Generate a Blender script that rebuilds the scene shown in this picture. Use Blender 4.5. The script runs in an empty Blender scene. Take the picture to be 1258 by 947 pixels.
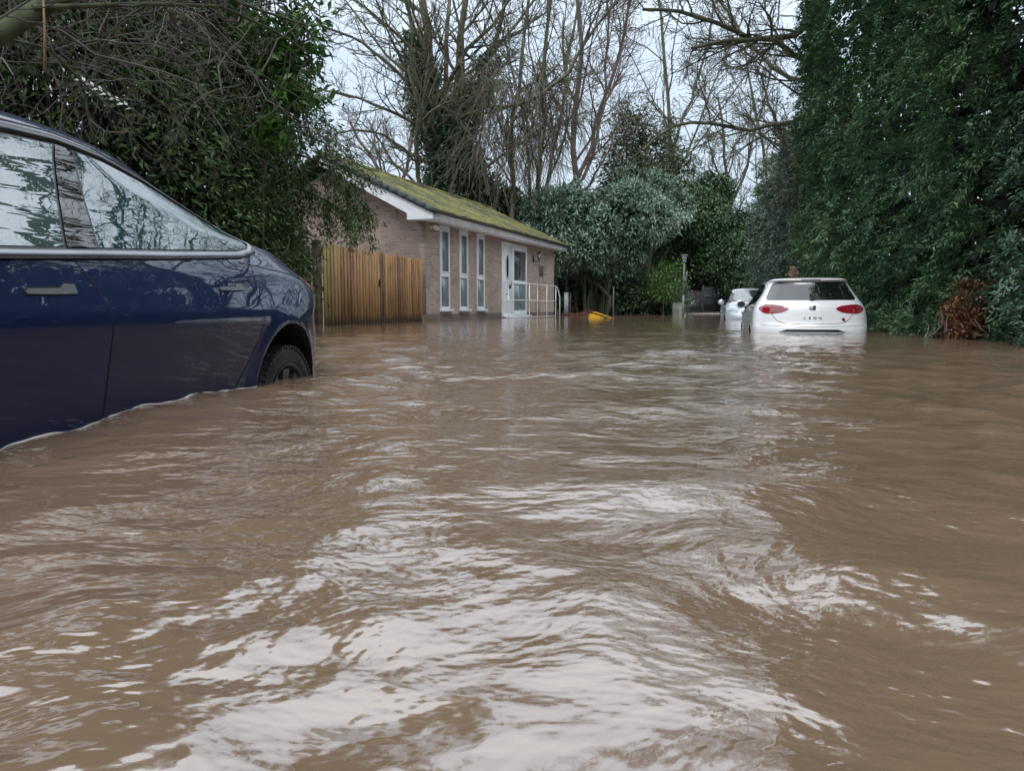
import bpy, bmesh, math, random
import numpy as np
from mathutils import Vector, Matrix

R = math.radians
rng = np.random.default_rng(7)
random.seed(7)
sc = bpy.context.scene
COL = sc.collection

# ------------------------------------------------------------------ camera
CAM_H = 0.38
cam_d = bpy.data.cameras.new("camera")
cam_d.sensor_width = 36.0
cam_d.lens = 946.0 / 1258.0 * 36.0
cam_d.clip_start = 0.05
cam_d.clip_end = 2000.0
PITCH = math.atan((473.5 - 377.0) / 946.0)
cam = bpy.data.objects.new("camera", cam_d)
cam.location = (0, 0, CAM_H)
cam.rotation_euler = (math.pi / 2 - PITCH, 0, 0)
COL.objects.link(cam)
sc.camera = cam

# ------------------------------------------------------------------ exposure
sc.view_settings.view_transform = 'Standard'
sc.view_settings.look = 'None'
sc.view_settings.exposure = 0.9
sc.view_settings.gamma = 1.0
sc.view_settings.use_curve_mapping = False
sc.cycles.max_bounces = 6
sc.cycles.diffuse_bounces = 3
sc.cycles.glossy_bounces = 4
sc.cycles.transmission_bounces = 4
sc.cycles.transparent_max_bounces = 6
sc.cycles.use_adaptive_sampling = True
sc.cycles.adaptive_threshold = 0.02
sc.cycles.sample_clamp_indirect = 6.0

# ------------------------------------------------------------------ sky (overcast)
SUN_EL, SUN_AZ = R(52), R(200)
world = bpy.data.worlds.new("World")
sc.world = world
world.use_nodes = True
wn, wl = world.node_tree.nodes, world.node_tree.links
wn.clear()
w_out = wn.new('ShaderNodeOutputWorld')
w_bg = wn.new('ShaderNodeBackground')
w_bg.inputs['Strength'].default_value = 0.12
w_sky = wn.new('ShaderNodeTexSky')
w_sky.sky_type = 'NISHITA'
w_sky.sun_disc = False
w_sky.sun_elevation = SUN_EL
w_sky.sun_rotation = SUN_AZ
w_sky.dust_density = 3.0
w_tc = wn.new('ShaderNodeTexCoord')
w_sep = wn.new('ShaderNodeSeparateXYZ')
wl.new(w_tc.outputs['Generated'], w_sep.inputs[0])
w_ramp = wn.new('ShaderNodeValToRGB')       # an overcast sky is brighter overhead than at the horizon
w_ramp.color_ramp.elements[0].position = 0.0
w_ramp.color_ramp.elements[0].color = (0.23, 0.27, 0.31, 1)
w_ramp.color_ramp.elements[1].position = 0.80
w_ramp.color_ramp.elements[1].color = (0.90, 0.955, 1.02, 1)
e = w_ramp.color_ramp.elements.new(0.50)
e.color = (0.63, 0.70, 0.79, 1)
e = w_ramp.color_ramp.elements.new(0.30)
e.color = (0.33, 0.39, 0.455, 1)
wl.new(w_sep.outputs['Z'], w_ramp.inputs[0])
w_noise = wn.new('ShaderNodeTexNoise')
w_noise.inputs['Scale'].default_value = 2.2
w_noise.inputs['Detail'].default_value = 5
w_map = wn.new('ShaderNodeMapping')
w_map.inputs['Scale'].default_value = (1, 1, 3.0)
wl.new(w_tc.outputs['Generated'], w_map.inputs[0])
wl.new(w_map.outputs[0], w_noise.inputs['Vector'])
w_nr = wn.new('ShaderNodeMapRange')
w_nr.inputs['From Min'].default_value = 0.3
w_nr.inputs['From Max'].default_value = 0.7
w_nr.inputs['To Min'].default_value = 9.9
w_nr.inputs['To Max'].default_value = 12.3
wl.new(w_noise.outputs['Fac'], w_nr.inputs['Value'])
w_mul = wn.new('ShaderNodeVectorMath'); w_mul.operation = 'SCALE'
wl.new(w_ramp.outputs[0], w_mul.inputs[0])
wl.new(w_nr.outputs[0], w_mul.inputs['Scale'])
w_mix = wn.new('ShaderNodeMix'); w_mix.data_type = 'RGBA'
w_mix.inputs['Factor'].default_value = 0.88
wl.new(w_sky.outputs[0], w_mix.inputs['A'])
wl.new(w_mul.outputs[0], w_mix.inputs['B'])
wl.new(w_mix.outputs['Result'], w_bg.inputs['Color'])
wl.new(w_bg.outputs[0], w_out.inputs['Surface'])

sun_d = bpy.data.lights.new("sun", 'SUN')
sun_d.energy = 0.6
sun_d.angle = R(25)
sun_d.color = (1.0, 0.96, 0.90)
sun = bpy.data.objects.new("sun", sun_d)
sd = Vector((math.sin(SUN_AZ) * math.cos(SUN_EL), math.cos(SUN_AZ) * math.cos(SUN_EL), math.sin(SUN_EL)))
sun.rotation_euler = (-sd).to_track_quat('-Z', 'Y').to_euler()
sun.location = (0, 0, 30)
COL.objects.link(sun)

# ------------------------------------------------------------------ helpers
_cp, _sp = math.cos(PITCH), math.sin(PITCH)
def at(px, py, Y):
    """world point seen at photo position (px, py) at the distance Y in front of the camera"""
    dx, dy = (px - 629) / 946.0, (py - 473.5) / 946.0
    d = np.array([dx, _cp - dy * _sp, -_sp - dy * _cp])
    return np.array([0, 0, CAM_H]) + d * (Y / d[1])

def tag(o, label=None, cat=None, group=None, kind=None):
    if label: o['label'] = label
    if cat: o['category'] = cat
    if group: o['group'] = group
    if kind: o['kind'] = kind
    return o

def empty(name, loc=(0, 0, 0), rz=0.0, parent=None):
    o = bpy.data.objects.new(name, None)
    o.empty_display_size = 0.3
    o.location = loc
    o.rotation_euler = (0, 0, rz)
    COL.objects.link(o)
    if parent: o.parent = parent
    return o

def np_mesh(name, V, F, mat, parent=None, smooth=False, tone=None, uv=None):
    """V (N,3); F (M,4) or (M,3) or a list of such arrays"""
    V = np.asarray(V, dtype=np.float32).reshape(-1, 3)
    Fs = [np.asarray(f, dtype=np.int32) for f in (F if isinstance(F, list) else [F])]
    Fs = [f for f in Fs if len(f)]
    me = bpy.data.meshes.new(name)
    me.vertices.add(len(V))
    me.vertices.foreach_set('co', V.ravel())
    nl = sum(f.size for f in Fs)
    me.loops.add(nl)
    me.loops.foreach_set('vertex_index', np.concatenate([f.ravel() for f in Fs]))
    tot = np.concatenate([np.full(len(f), f.shape[1], dtype=np.int32) for f in Fs])
    st = np.concatenate([[0], np.cumsum(tot)[:-1]]).astype(np.int32)
    me.polygons.add(len(tot))
    me.polygons.foreach_set('loop_start', st)
    if smooth:
        me.polygons.foreach_set('use_smooth', np.ones(len(tot), dtype=bool))
    me.update(calc_edges=True)
    me.validate()
    if tone is not None:
        a = me.attributes.new('tone', 'FLOAT', 'FACE')
        a.data.foreach_set('value', np.asarray(tone, dtype=np.float32))
    o = bpy.data.objects.new(name, me)
    if mat is not None: me.materials.append(mat)
    COL.objects.link(o)
    if parent: o.parent = parent
    return o

class MB:
    """collects boxes, prisms, tubes and sheets for one mesh"""
    def __init__(s): s.v = []; s.f3 = []; s.f4 = []; s.n = 0; s.ng = []
    def add(s, V, F):
        V = np.asarray(V, float).reshape(-1, 3)
        for f in F:
            f = [i + s.n for i in f]
            (s.f4 if len(f) == 4 else s.f3 if len(f) == 3 else s.ng).append(f)
        s.v.append(V); s.n += len(V); return s
    def box(s, x0, x1, y0, y1, z0, z1, M=None, taper=None):
        V = np.array([[x, y, z] for z in (z0, z1) for y in (y0, y1) for x in (x0, x1)], float)
        if M is not None: V = xf(M, V)
        return s.add(V, [(0, 2, 3, 1), (4, 5, 7, 6), (0, 1, 5, 4), (2, 6, 7, 3), (0, 4, 6, 2), (1, 3, 7, 5)])
    def bbox(s, x0, x1, y0, y1, z0, z1, b=0.01, M=None):
        """a box with bevelled edges"""
        bm = bmesh.new()
        bmesh.ops.create_cube(bm, size=1)
        for v in bm.verts:
            v.co = Vector(((x0 + x1) / 2 + v.co.x * (x1 - x0), (y0 + y1) / 2 + v.co.y * (y1 - y0), (z0 + z1) / 2 + v.co.z * (z1 - z0)))
        b = min(b, abs(x1 - x0) * .45, abs(y1 - y0) * .45, abs(z1 - z0) * .45)
        bmesh.ops.bevel(bm, geom=bm.edges[:], offset=b, segments=2, affect='EDGES', profile=0.5)
        V = np.array([v.co[:] for v in bm.verts])
        if M is not None: V = xf(M, V)
        bm.verts.index_update()
        F = [[v.index for v in f.verts] for f in bm.faces]
        bm.free()
        return s.add(V, F)
    def tube(s, P, r, n=8, caps=True):
        P = np.asarray(P, float); K = len(P)
        r = np.full(K, r) if np.isscalar(r) else np.asarray(r, float)
        T = np.gradient(P, axis=0); T /= np.linalg.norm(T, axis=1)[:, None] + 1e-12
        ref = np.array([0, 0, 1.0]) if abs(T[0][2]) < .9 else np.array([1.0, 0, 0])
        V = []
        a = np.cross(T[0], ref); a /= np.linalg.norm(a)
        for k in range(K):
            a = a - T[k] * (a @ T[k]); a /= np.linalg.norm(a) + 1e-12
            b = np.cross(T[k], a)
            th = np.arange(n) / n * 2 * math.pi
            V.append(P[k] + r[k] * (np.cos(th)[:, None] * a + np.sin(th)[:, None] * b))
        F = [(k * n + i, k * n + (i + 1) % n, (k + 1) * n + (i + 1) % n, (k + 1) * n + i) for k in range(K - 1) for i in range(n)]
        if caps: F += [tuple(range(n))[::-1], tuple((K - 1) * n + i for i in range(n))]
        return s.add(np.concatenate(V), F)
    def lathe(s, prof, n=24, M=None, axis='z'):
        """prof: list of (radius, height)"""
        th = np.arange(n) / n * 2 * math.pi
        V = []
        for r_, h_ in prof:
            if axis == 'z': V.append(np.stack([r_ * np.cos(th), r_ * np.sin(th), np.full(n, h_)], 1))
            else: V.append(np.stack([np.full(n, h_), r_ * np.cos(th), r_ * np.sin(th)], 1))
        V = np.concatenate(V)
        if M is not None: V = xf(M, V)
        F = [(k * n + i, k * n + (i + 1) % n, (k + 1) * n + (i + 1) % n, (k + 1) * n + i) for k in range(len(prof) - 1) for i in range(n)]
        return s.add(V, F)
    def grid(s, G):
        """G (a,b,3)"""
        a, b = G.shape[:2]
        i = np.arange(a * b).reshape(a, b)
        F = np.stack([i[:-1, :-1], i[1:, :-1], i[1:, 1:], i[:-1, 1:]], -1).reshape(-1, 4)
        return s.add(G.reshape(-1, 3), F.tolist())
    def prism(s, poly, M, d):
        """closed outline (2D, local x/z) pushed along local y by d"""
        n = len(poly)
        V = [(x, 0, z) for x, z in poly] + [(x, d, z) for x, z in poly]
        F = [tuple(range(n)), tuple(range(2 * n - 1, n - 1, -1))] + [(i, i + n, (i + 1) % n + n, (i + 1) % n) for i in range(n)]
        return s.add(xf(M, np.array(V, float)) if M is not None else V, F)
    def build(s, name, mat, parent=None, smooth=False, auto=False):
        if not s.ng:
            o = np_mesh(name, np.concatenate(s.v), [np.array(s.f4), np.array(s.f3)], mat, parent, smooth or auto)
        else:
            me = bpy.data.meshes.new(name)
            me.from_pydata(np.concatenate(s.v).tolist(), [], s.f4 + s.f3 + s.ng)
            me.validate()
            if smooth or auto: me.shade_smooth()
            o = bpy.data.objects.new(name, me)
            me.materials.append(mat); COL.objects.link(o)
            if parent: o.parent = parent
        if auto:
            o.data.set_sharp_from_angle(angle=R(35))
        return o

def xf(M, V):
    M = np.array(M); return V @ M[:3, :3].T + M[:3, 3]

def trs(loc=(0, 0, 0), rz=0, rx=0, ry=0):
    return Matrix.Translation(loc) @ Matrix.Rotation(rz, 4, 'Z') @ Matrix.Rotation(ry, 4, 'Y') @ Matrix.Rotation(rx, 4, 'X')

def copy_tree(o, parent=None):
    c = o.copy(); COL.objects.link(c)
    if parent: c.parent = parent
    for ch in list(o.children): copy_tree(ch, c)
    return c

# ------------------------------------------------------------------ materials
def new_mat(name):
    m = bpy.data.materials.new(name); m.use_nodes = True
    nt = m.node_tree
    return m, nt, nt.nodes['Principled BSDF']

def nd(nt, kind, **kw):
    n = nt.nodes.new(kind)
    for k, v in kw.items():
        if k in n.inputs: n.inputs[k].default_value = v
        else: setattr(n, k, v)
    return n

def pmat(name, col, rough=.5, metal=0., ior=1.5, var=.12, vscale=4., bump=0., bscale=60., col2=None, coat=0., detail=4, rvar=0.):
    """plain painted / stone / plastic material with noise wear"""
    m, nt, b = new_mat(name)
    L = nt.links.new
    tc = nd(nt, 'ShaderNodeTexCoord')
    n1 = nd(nt, 'ShaderNodeTexNoise', Scale=vscale, Detail=detail)
    L(tc.outputs['Object'], n1.inputs['Vector'])
    mx = nd(nt, 'ShaderNodeMix', data_type='RGBA')
    c2 = col2 or tuple(max(0, c * (1 - 2 * var)) for c in col)
    mx.inputs['A'].default_value = (*c2, 1)
    mx.inputs['B'].default_value = (*[min(1, c * (1 + (0 if col2 else var))) for c in col], 1)
    mr = nd(nt, 'ShaderNodeMapRange'); mr.inputs['From Min'].default_value = .35; mr.inputs['From Max'].default_value = .65
    L(n1.outputs['Fac'], mr.inputs['Value']); L(mr.outputs[0], mx.inputs['Factor'])
    L(mx.outputs['Result'], b.inputs['Base Color'])
    b.inputs['Roughness'].default_value = rough
    b.inputs['Metallic'].default_value = metal
    b.inputs['IOR'].default_value = ior
    b.inputs['Coat Weight'].default_value = coat
    b.inputs['Coat Roughness'].default_value = .03
    if bump:
        n2 = nd(nt, 'ShaderNodeTexNoise', Scale=bscale, Detail=3)
        L(tc.outputs['Object'], n2.inputs['Vector'])
        bp = nd(nt, 'ShaderNodeBump', Strength=1.0, Distance=bump)
        L(n2.outputs['Fac'], bp.inputs['Height']); L(bp.outputs[0], b.inputs['Normal'])
    return m

def leaf_mat(name, dark, light, rough=.42, trans=.12, ior=1.45, patch=.35, patch_col=None):
    """leaves differ one by one (the face attribute tone) and in broad patches (noise)"""
    m, nt, b = new_mat(name)
    L = nt.links.new
    at_ = nd(nt, 'ShaderNodeAttribute', attribute_name='tone')
    tc = nd(nt, 'ShaderNodeTexCoord')
    n1 = nd(nt, 'ShaderNodeTexNoise', Scale=.9, Detail=3)
    L(tc.outputs['Object'], n1.inputs['Vector'])
    mx = nd(nt, 'ShaderNodeMix', data_type='RGBA')
    mx.inputs['A'].default_value = (*dark, 1); mx.inputs['B'].default_value = (*light, 1)
    L(at_.outputs['Fac'], mx.inputs['Factor'])
    mx2 = nd(nt, 'ShaderNodeMix', data_type='RGBA')
    pc = patch_col or tuple(min(1, c * 1.6) for c in light)
    mx2.inputs['B'].default_value = (*pc, 1)
    mr = nd(nt, 'ShaderNodeMapRange'); mr.inputs['From Min'].default_value = .5; mr.inputs['From Max'].default_value = .75
    mr.inputs['To Max'].default_value = patch
    L(n1.outputs['Fac'], mr.inputs['Value']); L(mr.outputs[0], mx2.inputs['Factor'])
    L(mx.outputs['Result'], mx2.inputs['A'])
    L(mx2.outputs['Result'], b.inputs['Base Color'])
    b.inputs['Roughness'].default_value = rough
    b.inputs['IOR'].default_value = ior
    if trans:
        tr = nd(nt, 'ShaderNodeBsdfTranslucent')
        L(mx2.outputs['Result'], tr.inputs['Color'])
        ms = nd(nt, 'ShaderNodeMixShader'); ms.inputs[0].default_value = trans
        out = nt.nodes['Material Output']
        L(b.outputs[0], ms.inputs[1]); L(tr.outputs[0], ms.inputs[2]); L(ms.outputs[0], out.inputs['Surface'])
    return m

def bark_mat(name, c1, c2, scale=6, rough=.85, moss=None):
    m, nt, b = new_mat(name)
    L = nt.links.new
    tc = nd(nt, 'ShaderNodeTexCoord')
    mp = nd(nt, 'ShaderNodeMapping'); mp.inputs['Scale'].default_value = (1, 1, .25)
    L(tc.outputs['Object'], mp.inputs[0])
    n1 = nd(nt, 'ShaderNodeTexNoise', Scale=scale, Detail=5)
    L(mp.outputs[0], n1.inputs['Vector'])
    cr = nd(nt, 'ShaderNodeValToRGB')
    cr.color_ramp.elements[0].position = .35; cr.color_ramp.elements[0].color = (*c1, 1)
    cr.color_ramp.elements[1].position = .68; cr.color_ramp.elements[1].color = (*c2, 1)
    if moss:
        e = cr.color_ramp.elements.new(.55); e.color = (*moss, 1)
    L(n1.outputs['Fac'], cr.inputs[0]); L(cr.outputs[0], b.inputs['Base Color'])
    b.inputs['Roughness'].default_value = rough
    bp = nd(nt, 'ShaderNodeBump', Strength=.6, Distance=.02)
    L(n1.outputs['Fac'], bp.inputs['Height']); L(bp.outputs[0], b.inputs['Normal'])
    return m
# ------------------------------------------------------------------ ground and flood water
def smooth01(x): x = np.clip(x, 0, 1); return x * x * (3 - 2 * x)

def vnoise(x, y, seed=0, oct=3):
    """smooth value noise on arrays"""
    r = np.random.default_rng(seed); T = r.random((64, 64)) * 2 - 1
    out = np.zeros_like(x, float); a = 1.; tot = 0
    for o in range(oct):
        xi, yi = np.floor(x).astype(int), np.floor(y).astype(int)
        fx, fy = smooth01(x - xi), smooth01(y - yi)
        g = lambda i, j: T[(xi + i) & 63, (yi + j) & 63]
        out += a * ((g(0, 0) * (1 - fx) + g(1, 0) * fx) * (1 - fy) + (g(0, 1) * (1 - fx) + g(1, 1) * fx) * fy)
        tot += a; a *= .5; x = x * 2.03 + 17.1; y = y * 2.03 + 9.7
    return out / tot

def ground_z(x, y):
    z = -0.52 + 0 * x
    z = z + .62 * smooth01((y - 37) / 8)                       # rises out of the water at the back
    z = z + .60 * smooth01((x - (8.1 + .19 * np.clip(y - 8, -20, 25))) / 1.5)   # bank under the hedge
    z = z + .62 * smooth01((-x - (5.2 + 0 * y)) / 2.0)         # bank under the yew and behind the fence
    bx = (x + 2.36) * (-.939) + (y - 21.33) * .344             # behind the building's front
    z = z + .35 * smooth01((bx + .6) / .5) * smooth01((y - 20) / 2)
    return np.minimum(z, .10 + .03 * vnoise(x * .3, y * .3, 5)) + .02 * vnoise(x * .8, y * .8, 3)

xs = np.concatenate([[-900, -300, -120, -60], np.arange(-36, 36.1, .5), [60, 120, 300, 900]])
ys = np.concatenate([[-300, -60], np.arange(-20, 70.1, .5), [100, 160, 300, 900]])
GX, GY = np.meshgrid(xs, ys, indexing='ij')
GZ = ground_z(GX, GY)
i = np.arange(GX.size).reshape(GX.shape)
Fq = np.stack([i[:-1, :-1], i[1:, :-1], i[1:, 1:], i[:-1, 1:]], -1).reshape(-1, 4)
m_ground = pmat('wet_earth', (.085, .062, .042), rough=.75, var=.3, vscale=3, bump=.01, bscale=25)
tag(np_mesh('ground', np.stack([GX, GY, GZ], -1), Fq, m_ground, smooth=True), kind='structure')

def make_water():
    m, nt, b = new_mat('flood_water')
    L = nt.links.new
    tc = nd(nt, 'ShaderNodeTexCoord')
    n0 = nd(nt, 'ShaderNodeTexNoise', Scale=.35, Detail=4)
    n0.inputs['Distortion'].default_value = 1.5
    L(tc.outputs['Object'], n0.inputs['Vector'])
    mx = nd(nt, 'ShaderNodeMix', data_type='RGBA')
    mx.inputs['A'].default_value = (.148, .098, .063, 1); mx.inputs['B'].default_value = (.188, .127, .084, 1)
    L(n0.outputs['Fac'], mx.inputs['Factor']); L(mx.outputs['Result'], b.inputs['Base Color'])
    b.inputs['Roughness'].default_value = .035
    b.inputs['IOR'].default_value = WATER_IOR
    # ripples finer than the mesh
    mp = nd(nt, 'ShaderNodeMapping'); mp.inputs['Scale'].default_value = (1, 1.25, 1); mp.inputs['Rotation'].default_value = (0, 0, .35)
    L(tc.outputs['Object'], mp.inputs[0])
    warp = nd(nt, 'ShaderNodeTexNoise', Scale=1.3, Detail=2)
    L(mp.outputs[0], warp.inputs['Vector'])
    vm = nd(nt, 'ShaderNodeVectorMath', operation='SCALE'); vm.inputs['Scale'].default_value = .35
    L(warp.outputs['Color'], vm.inputs[0])
    va = nd(nt, 'ShaderNodeVectorMath', operation='ADD')
    L(mp.outputs[0], va.inputs[0]); L(vm.outputs[0], va.inputs[1])
    r1 = nd(nt, 'ShaderNodeTexNoise', Scale=8, Detail=3, Roughness=.5); L(va.outputs[0], r1.inputs['Vector'])
    r2 = nd(nt, 'ShaderNodeTexNoise', Scale=30, Detail=3, Roughness=.5); L(va.outputs[0], r2.inputs['Vector'])
    patch = nd(nt, 'ShaderNodeTexNoise', Scale=.8, Detail=2); L(tc.outputs['Object'], patch.inputs['Vector'])
    pr = nd(nt, 'ShaderNodeMapRange'); pr.inputs['From Min'].default_value = .42; pr.inputs['From Max'].default_value = .62
    pr.inputs['To Min'].default_value = .03; pr.inputs['To Max'].default_value = 1
    L(patch.outputs['Fac'], pr.inputs['Value'])
    mu = nd(nt, 'ShaderNodeMath', operation='MULTIPLY'); L(r2.outputs['Fac'], mu.inputs[0]); L(pr.outputs[0], mu.inputs[1])
    spy = nd(nt, 'ShaderNodeSeparateXYZ'); L(tc.outputs['Object'], spy.inputs[0])     # sheltered, calmer water by the building
    cy = nd(nt, 'ShaderNodeMapRange'); cy.inputs['From Min'].default_value = 4; cy.inputs['From Max'].default_value = 15
    cy.inputs['To Min'].default_value = .016; cy.inputs['To Max'].default_value = .004; L(spy.outputs['Y'], cy.inputs['Value'])
    b1 = nd(nt, 'ShaderNodeBump', Strength=1, Distance=.012); L(cy.outputs[0], b1.inputs['Distance']); L(r1.outputs['Fac'], b1.inputs['Height'])
    b2 = nd(nt, 'ShaderNodeBump', Strength=1, Distance=.0032); L(mu.outputs[0], b2.inputs['Height']); L(b1.outputs[0], b2.inputs['Normal'])
    L(b2.outputs[0], b.inputs['Normal'])
    return m
WATER_IOR = 2.5
m_water = make_water()

def wave_height(x, y):
    r = np.random.default_rng(27)
    wx = x + .10 * vnoise(x * .7, y * .7, 11, 2)
    wy = y + .10 * vnoise(x * .7 + 5, y * .7, 13, 2)
    h = np.zeros_like(x)
    for k in range(70):
        lam = .13 * (2.4 / .13) ** r.random()
        th = r.normal(math.pi / 2 + .25, 1.25)
        kx, ky = math.cos(th) * 2 * math.pi / lam, math.sin(th) * 2 * math.pi / lam
        a = .00135 * (lam / .5) ** .8 * min(1, .9 / lam) ** .8
        h += a * np.sin(kx * wx + ky * wy + r.random() * 6.28)
    calm = .45 + .75 * smooth01(.5 + .9 * vnoise(x * .33, y * .33, 31, 2))
    ridge = 1 - np.abs(vnoise(wx * 1.9, wy * 2.4, 47, 3)) * 2
    h = h * calm + .0026 * ridge ** 3 * calm
    h += .0026 * (1 - np.abs(vnoise(x * 2.6 + 3, y * 3.4, 43, 3)) * 2) ** 2 * calm
    far = np.clip(6 / np.maximum(np.hypot(x, y), 1), .12, 1)
    gust = 1 + .45 * np.exp(-((y - 3.2) / 1.3) ** 2)
    return h * gust * far ** 1.15

yy = [-6., -3., -1.]
y = .3
while y < 62: yy.append(y); y += max(.022, .0075 * y) if y < 14 else .012 * y
xx = [0.]
while xx[-1] < 60: xx.append(xx[-1] + (.03 if xx[-1] < 3.2 else max(.03, .0095 * xx[-1])))
xx = np.array(xx); xx = np.concatenate([-xx[:0:-1], xx]); yy = np.array(yy)
WX, WY = np.meshgrid(xx, yy, indexing='ij')
WZ = wave_height(WX, WY)
i = np.arange(WX.size).reshape(WX.shape)
Fq = np.stack([i[:-1, :-1], i[1:, :-1], i[1:, 1:], i[:-1, 1:]], -1).reshape(-1, 4)
tag(np_mesh('flood_water', np.stack([WX, WY, WZ], -1), Fq, m_water, smooth=True), kind='structure')
print('water verts', WX.size)
# ------------------------------------------------------------------ brick building
def brick_mat(name, axis, c1=(.38, .285, .23), c2=(.20, .145, .12), mortar=(.40, .35, .30)):
    m, nt, b = new_mat(name); L = nt.links.new
    tc = nd(nt, 'ShaderNodeTexCoord'); sp = nd(nt, 'ShaderNodeSeparateXYZ'); L(tc.outputs['Object'], sp.inputs[0])
    cb = nd(nt, 'ShaderNodeCombineXYZ'); L(sp.outputs[axis], cb.inputs[0]); L(sp.outputs['Z'], cb.inputs[1])
    br = nd(nt, 'ShaderNodeTexBrick', Scale=1)
    br.inputs['Brick Width'].default_value = .232; br.inputs['Row Height'].default_value = .078
    br.inputs['Mortar Size'].default_value = .009; br.inputs['Mortar Smooth'].default_value = .3; br.inputs['Bias'].default_value = -.35
    br.inputs['Color1'].default_value = (*c1, 1); br.inputs['Color2'].default_value = (*c2, 1); br.inputs['Mortar'].default_value = (*mortar, 1)
    L(cb.outputs[0], br.inputs['Vector'])
    n = nd(nt, 'ShaderNodeTexNoise', Scale=1.1, Detail=5); L(tc.outputs['Object'], n.inputs['Vector'])
    hs = nd(nt, 'ShaderNodeHueSaturation')
    mr = nd(nt, 'ShaderNodeMapRange'); mr.inputs['From Min'].default_value = .3; mr.inputs['From Max'].default_value = .7
    mr.inputs['To Min'].default_value = .78; mr.inputs['To Max'].default_value = 1.18
    L(n.outputs['Fac'], mr.inputs['Value']); L(mr.outputs[0], hs.inputs['Value']); L(br.outputs['Color'], hs.inputs['Color'])
    L(hs.outputs[0], b.inputs['Base Color']); b.inputs['Roughness'].default_value = .85
    bp = nd(nt, 'ShaderNodeBump', Strength=.7, Distance=.006); bp.invert = True
    L(br.outputs['Fac'], bp.inputs['Height']); L(bp.outputs[0], b.inputs['Normal'])
    return m
m_brick_x = brick_mat('pale_brick_front', 'X')
m_brick_y = brick_mat('shaded_brick_gable', 'Y', c1=(.30, .222, .185), c2=(.17, .122, .105), mortar=(.30, .26, .225))  # darker copy of the front brick; gable shade put into the colour
m_plinth = brick_mat('dark_plinth_brick', 'X', (.12, .075, .06), (.08, .055, .045), (.13, .11, .095))
m_white = pmat('white_upvc', (.76, .78, .80), rough=.3, var=.04, vscale=2)
m_fascia = pmat('white_fascia', (.74, .76, .79), rough=.4, var=.08, vscale=3)
m_black = pmat('black_plastic', (.018, .019, .021), rough=.35)
m_slate = pmat('dark_verge_tile', (.040, .046, .056), rough=.6, var=.3, vscale=7)
m_frost = pmat('obscured_glass', (.17, .235, .23), rough=.16, var=.12, vscale=1.6, ior=1.6)
m_dark_in = pmat('dark_interior', (.02, .024, .024), rough=.9)

def glass_mat(name, tint=(.05, .06, .06), clear=.45):
    m, nt, b = new_mat(name); L = nt.links.new
    b.inputs['Base Color'].default_value = (*tint, 1); b.inputs['Roughness'].default_value = .02; b.inputs['IOR'].default_value = 1.6
    t = nd(nt, 'ShaderNodeBsdfTransparent'); ms = nd(nt, 'ShaderNodeMixShader'); ms.inputs[0].default_value = clear
    L(b.outputs[0], ms.inputs[1]); L(t.outputs[0], ms.inputs[2]); L(ms.outputs[0], nt.nodes['Material Output'].inputs['Surface'])
    return m
m_glass = glass_mat('window_glass')

def moss_mat():
    m, nt, b = new_mat('mossy_roof_tile'); L = nt.links.new
    tc = nd(nt, 'ShaderNodeTexCoord')
    n = nd(nt, 'ShaderNodeTexNoise', Scale=5, Detail=7, Roughness=.7); L(tc.outputs['Object'], n.inputs['Vector'])
    n2 = nd(nt, 'ShaderNodeTexNoise', Scale=.8, Detail=3); L(tc.outputs['Object'], n2.inputs['Vector'])
    cr = nd(nt, 'ShaderNodeValToRGB')
    cr.color_ramp.elements[0].position = .33; cr.color_ramp.elements[0].color = (.045, .042, .034, 1)
    cr.color_ramp.elements[1].position = .70; cr.color_ramp.elements[1].color = (.19, .18, .045, 1)
    for p_, c_ in ((.42, (.07, .068, .025)), (.52, (.105, .10, .030)), (.60, (.125, .122, .034))):
        e = cr.color_ramp.elements.new(p_); e.color = (*c_, 1)
    ad = nd(nt, 'ShaderNodeMath', operation='MULTIPLY_ADD'); L(n2.outputs['Fac'], ad.inputs[0]); ad.inputs[1].default_value = .95
    sb = nd(nt, 'ShaderNodeMath', operation='SUBTRACT'); L(n.outputs['Fac'], sb.inputs[0]); sb.inputs[1].default_value = .45
    L(sb.outputs[0], ad.inputs[2]); L(ad.outputs[0], cr.inputs[0]); L(cr.outputs[0], b.inputs['Base Color'])
    b.inputs['Roughness'].default_value = .95
    n3 = nd(nt, 'ShaderNodeTexNoise', Scale=40, Detail=4); L(tc.outputs['Object'], n3.inputs['Vector'])
    bp = nd(nt, 'ShaderNodeBump', Strength=1, Distance=.03); L(n3.outputs['Fac'], bp.inputs['Height']); L(bp.outputs[0], b.inputs['Normal'])
    return m
m_moss = moss_mat()

B_RZ = math.atan2(.9390785, .34370273)
bld = empty('brick_building', (-2.359, 21.327, -.15), B_RZ)
tag(bld, 'single storey brick building with mossy roof and tall narrow windows', 'building')
ZB = .15      # local z = water level z + ZB
WINS = [(.89, 1.57), (2.25, 2.92), (3.60, 4.27)]
HOLES = [(a, b_, .30 + ZB, 2.72 + ZB) for a, b_ in WINS] + [(5.82, 8.50, .08 + ZB, 2.62 + ZB)]

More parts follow.
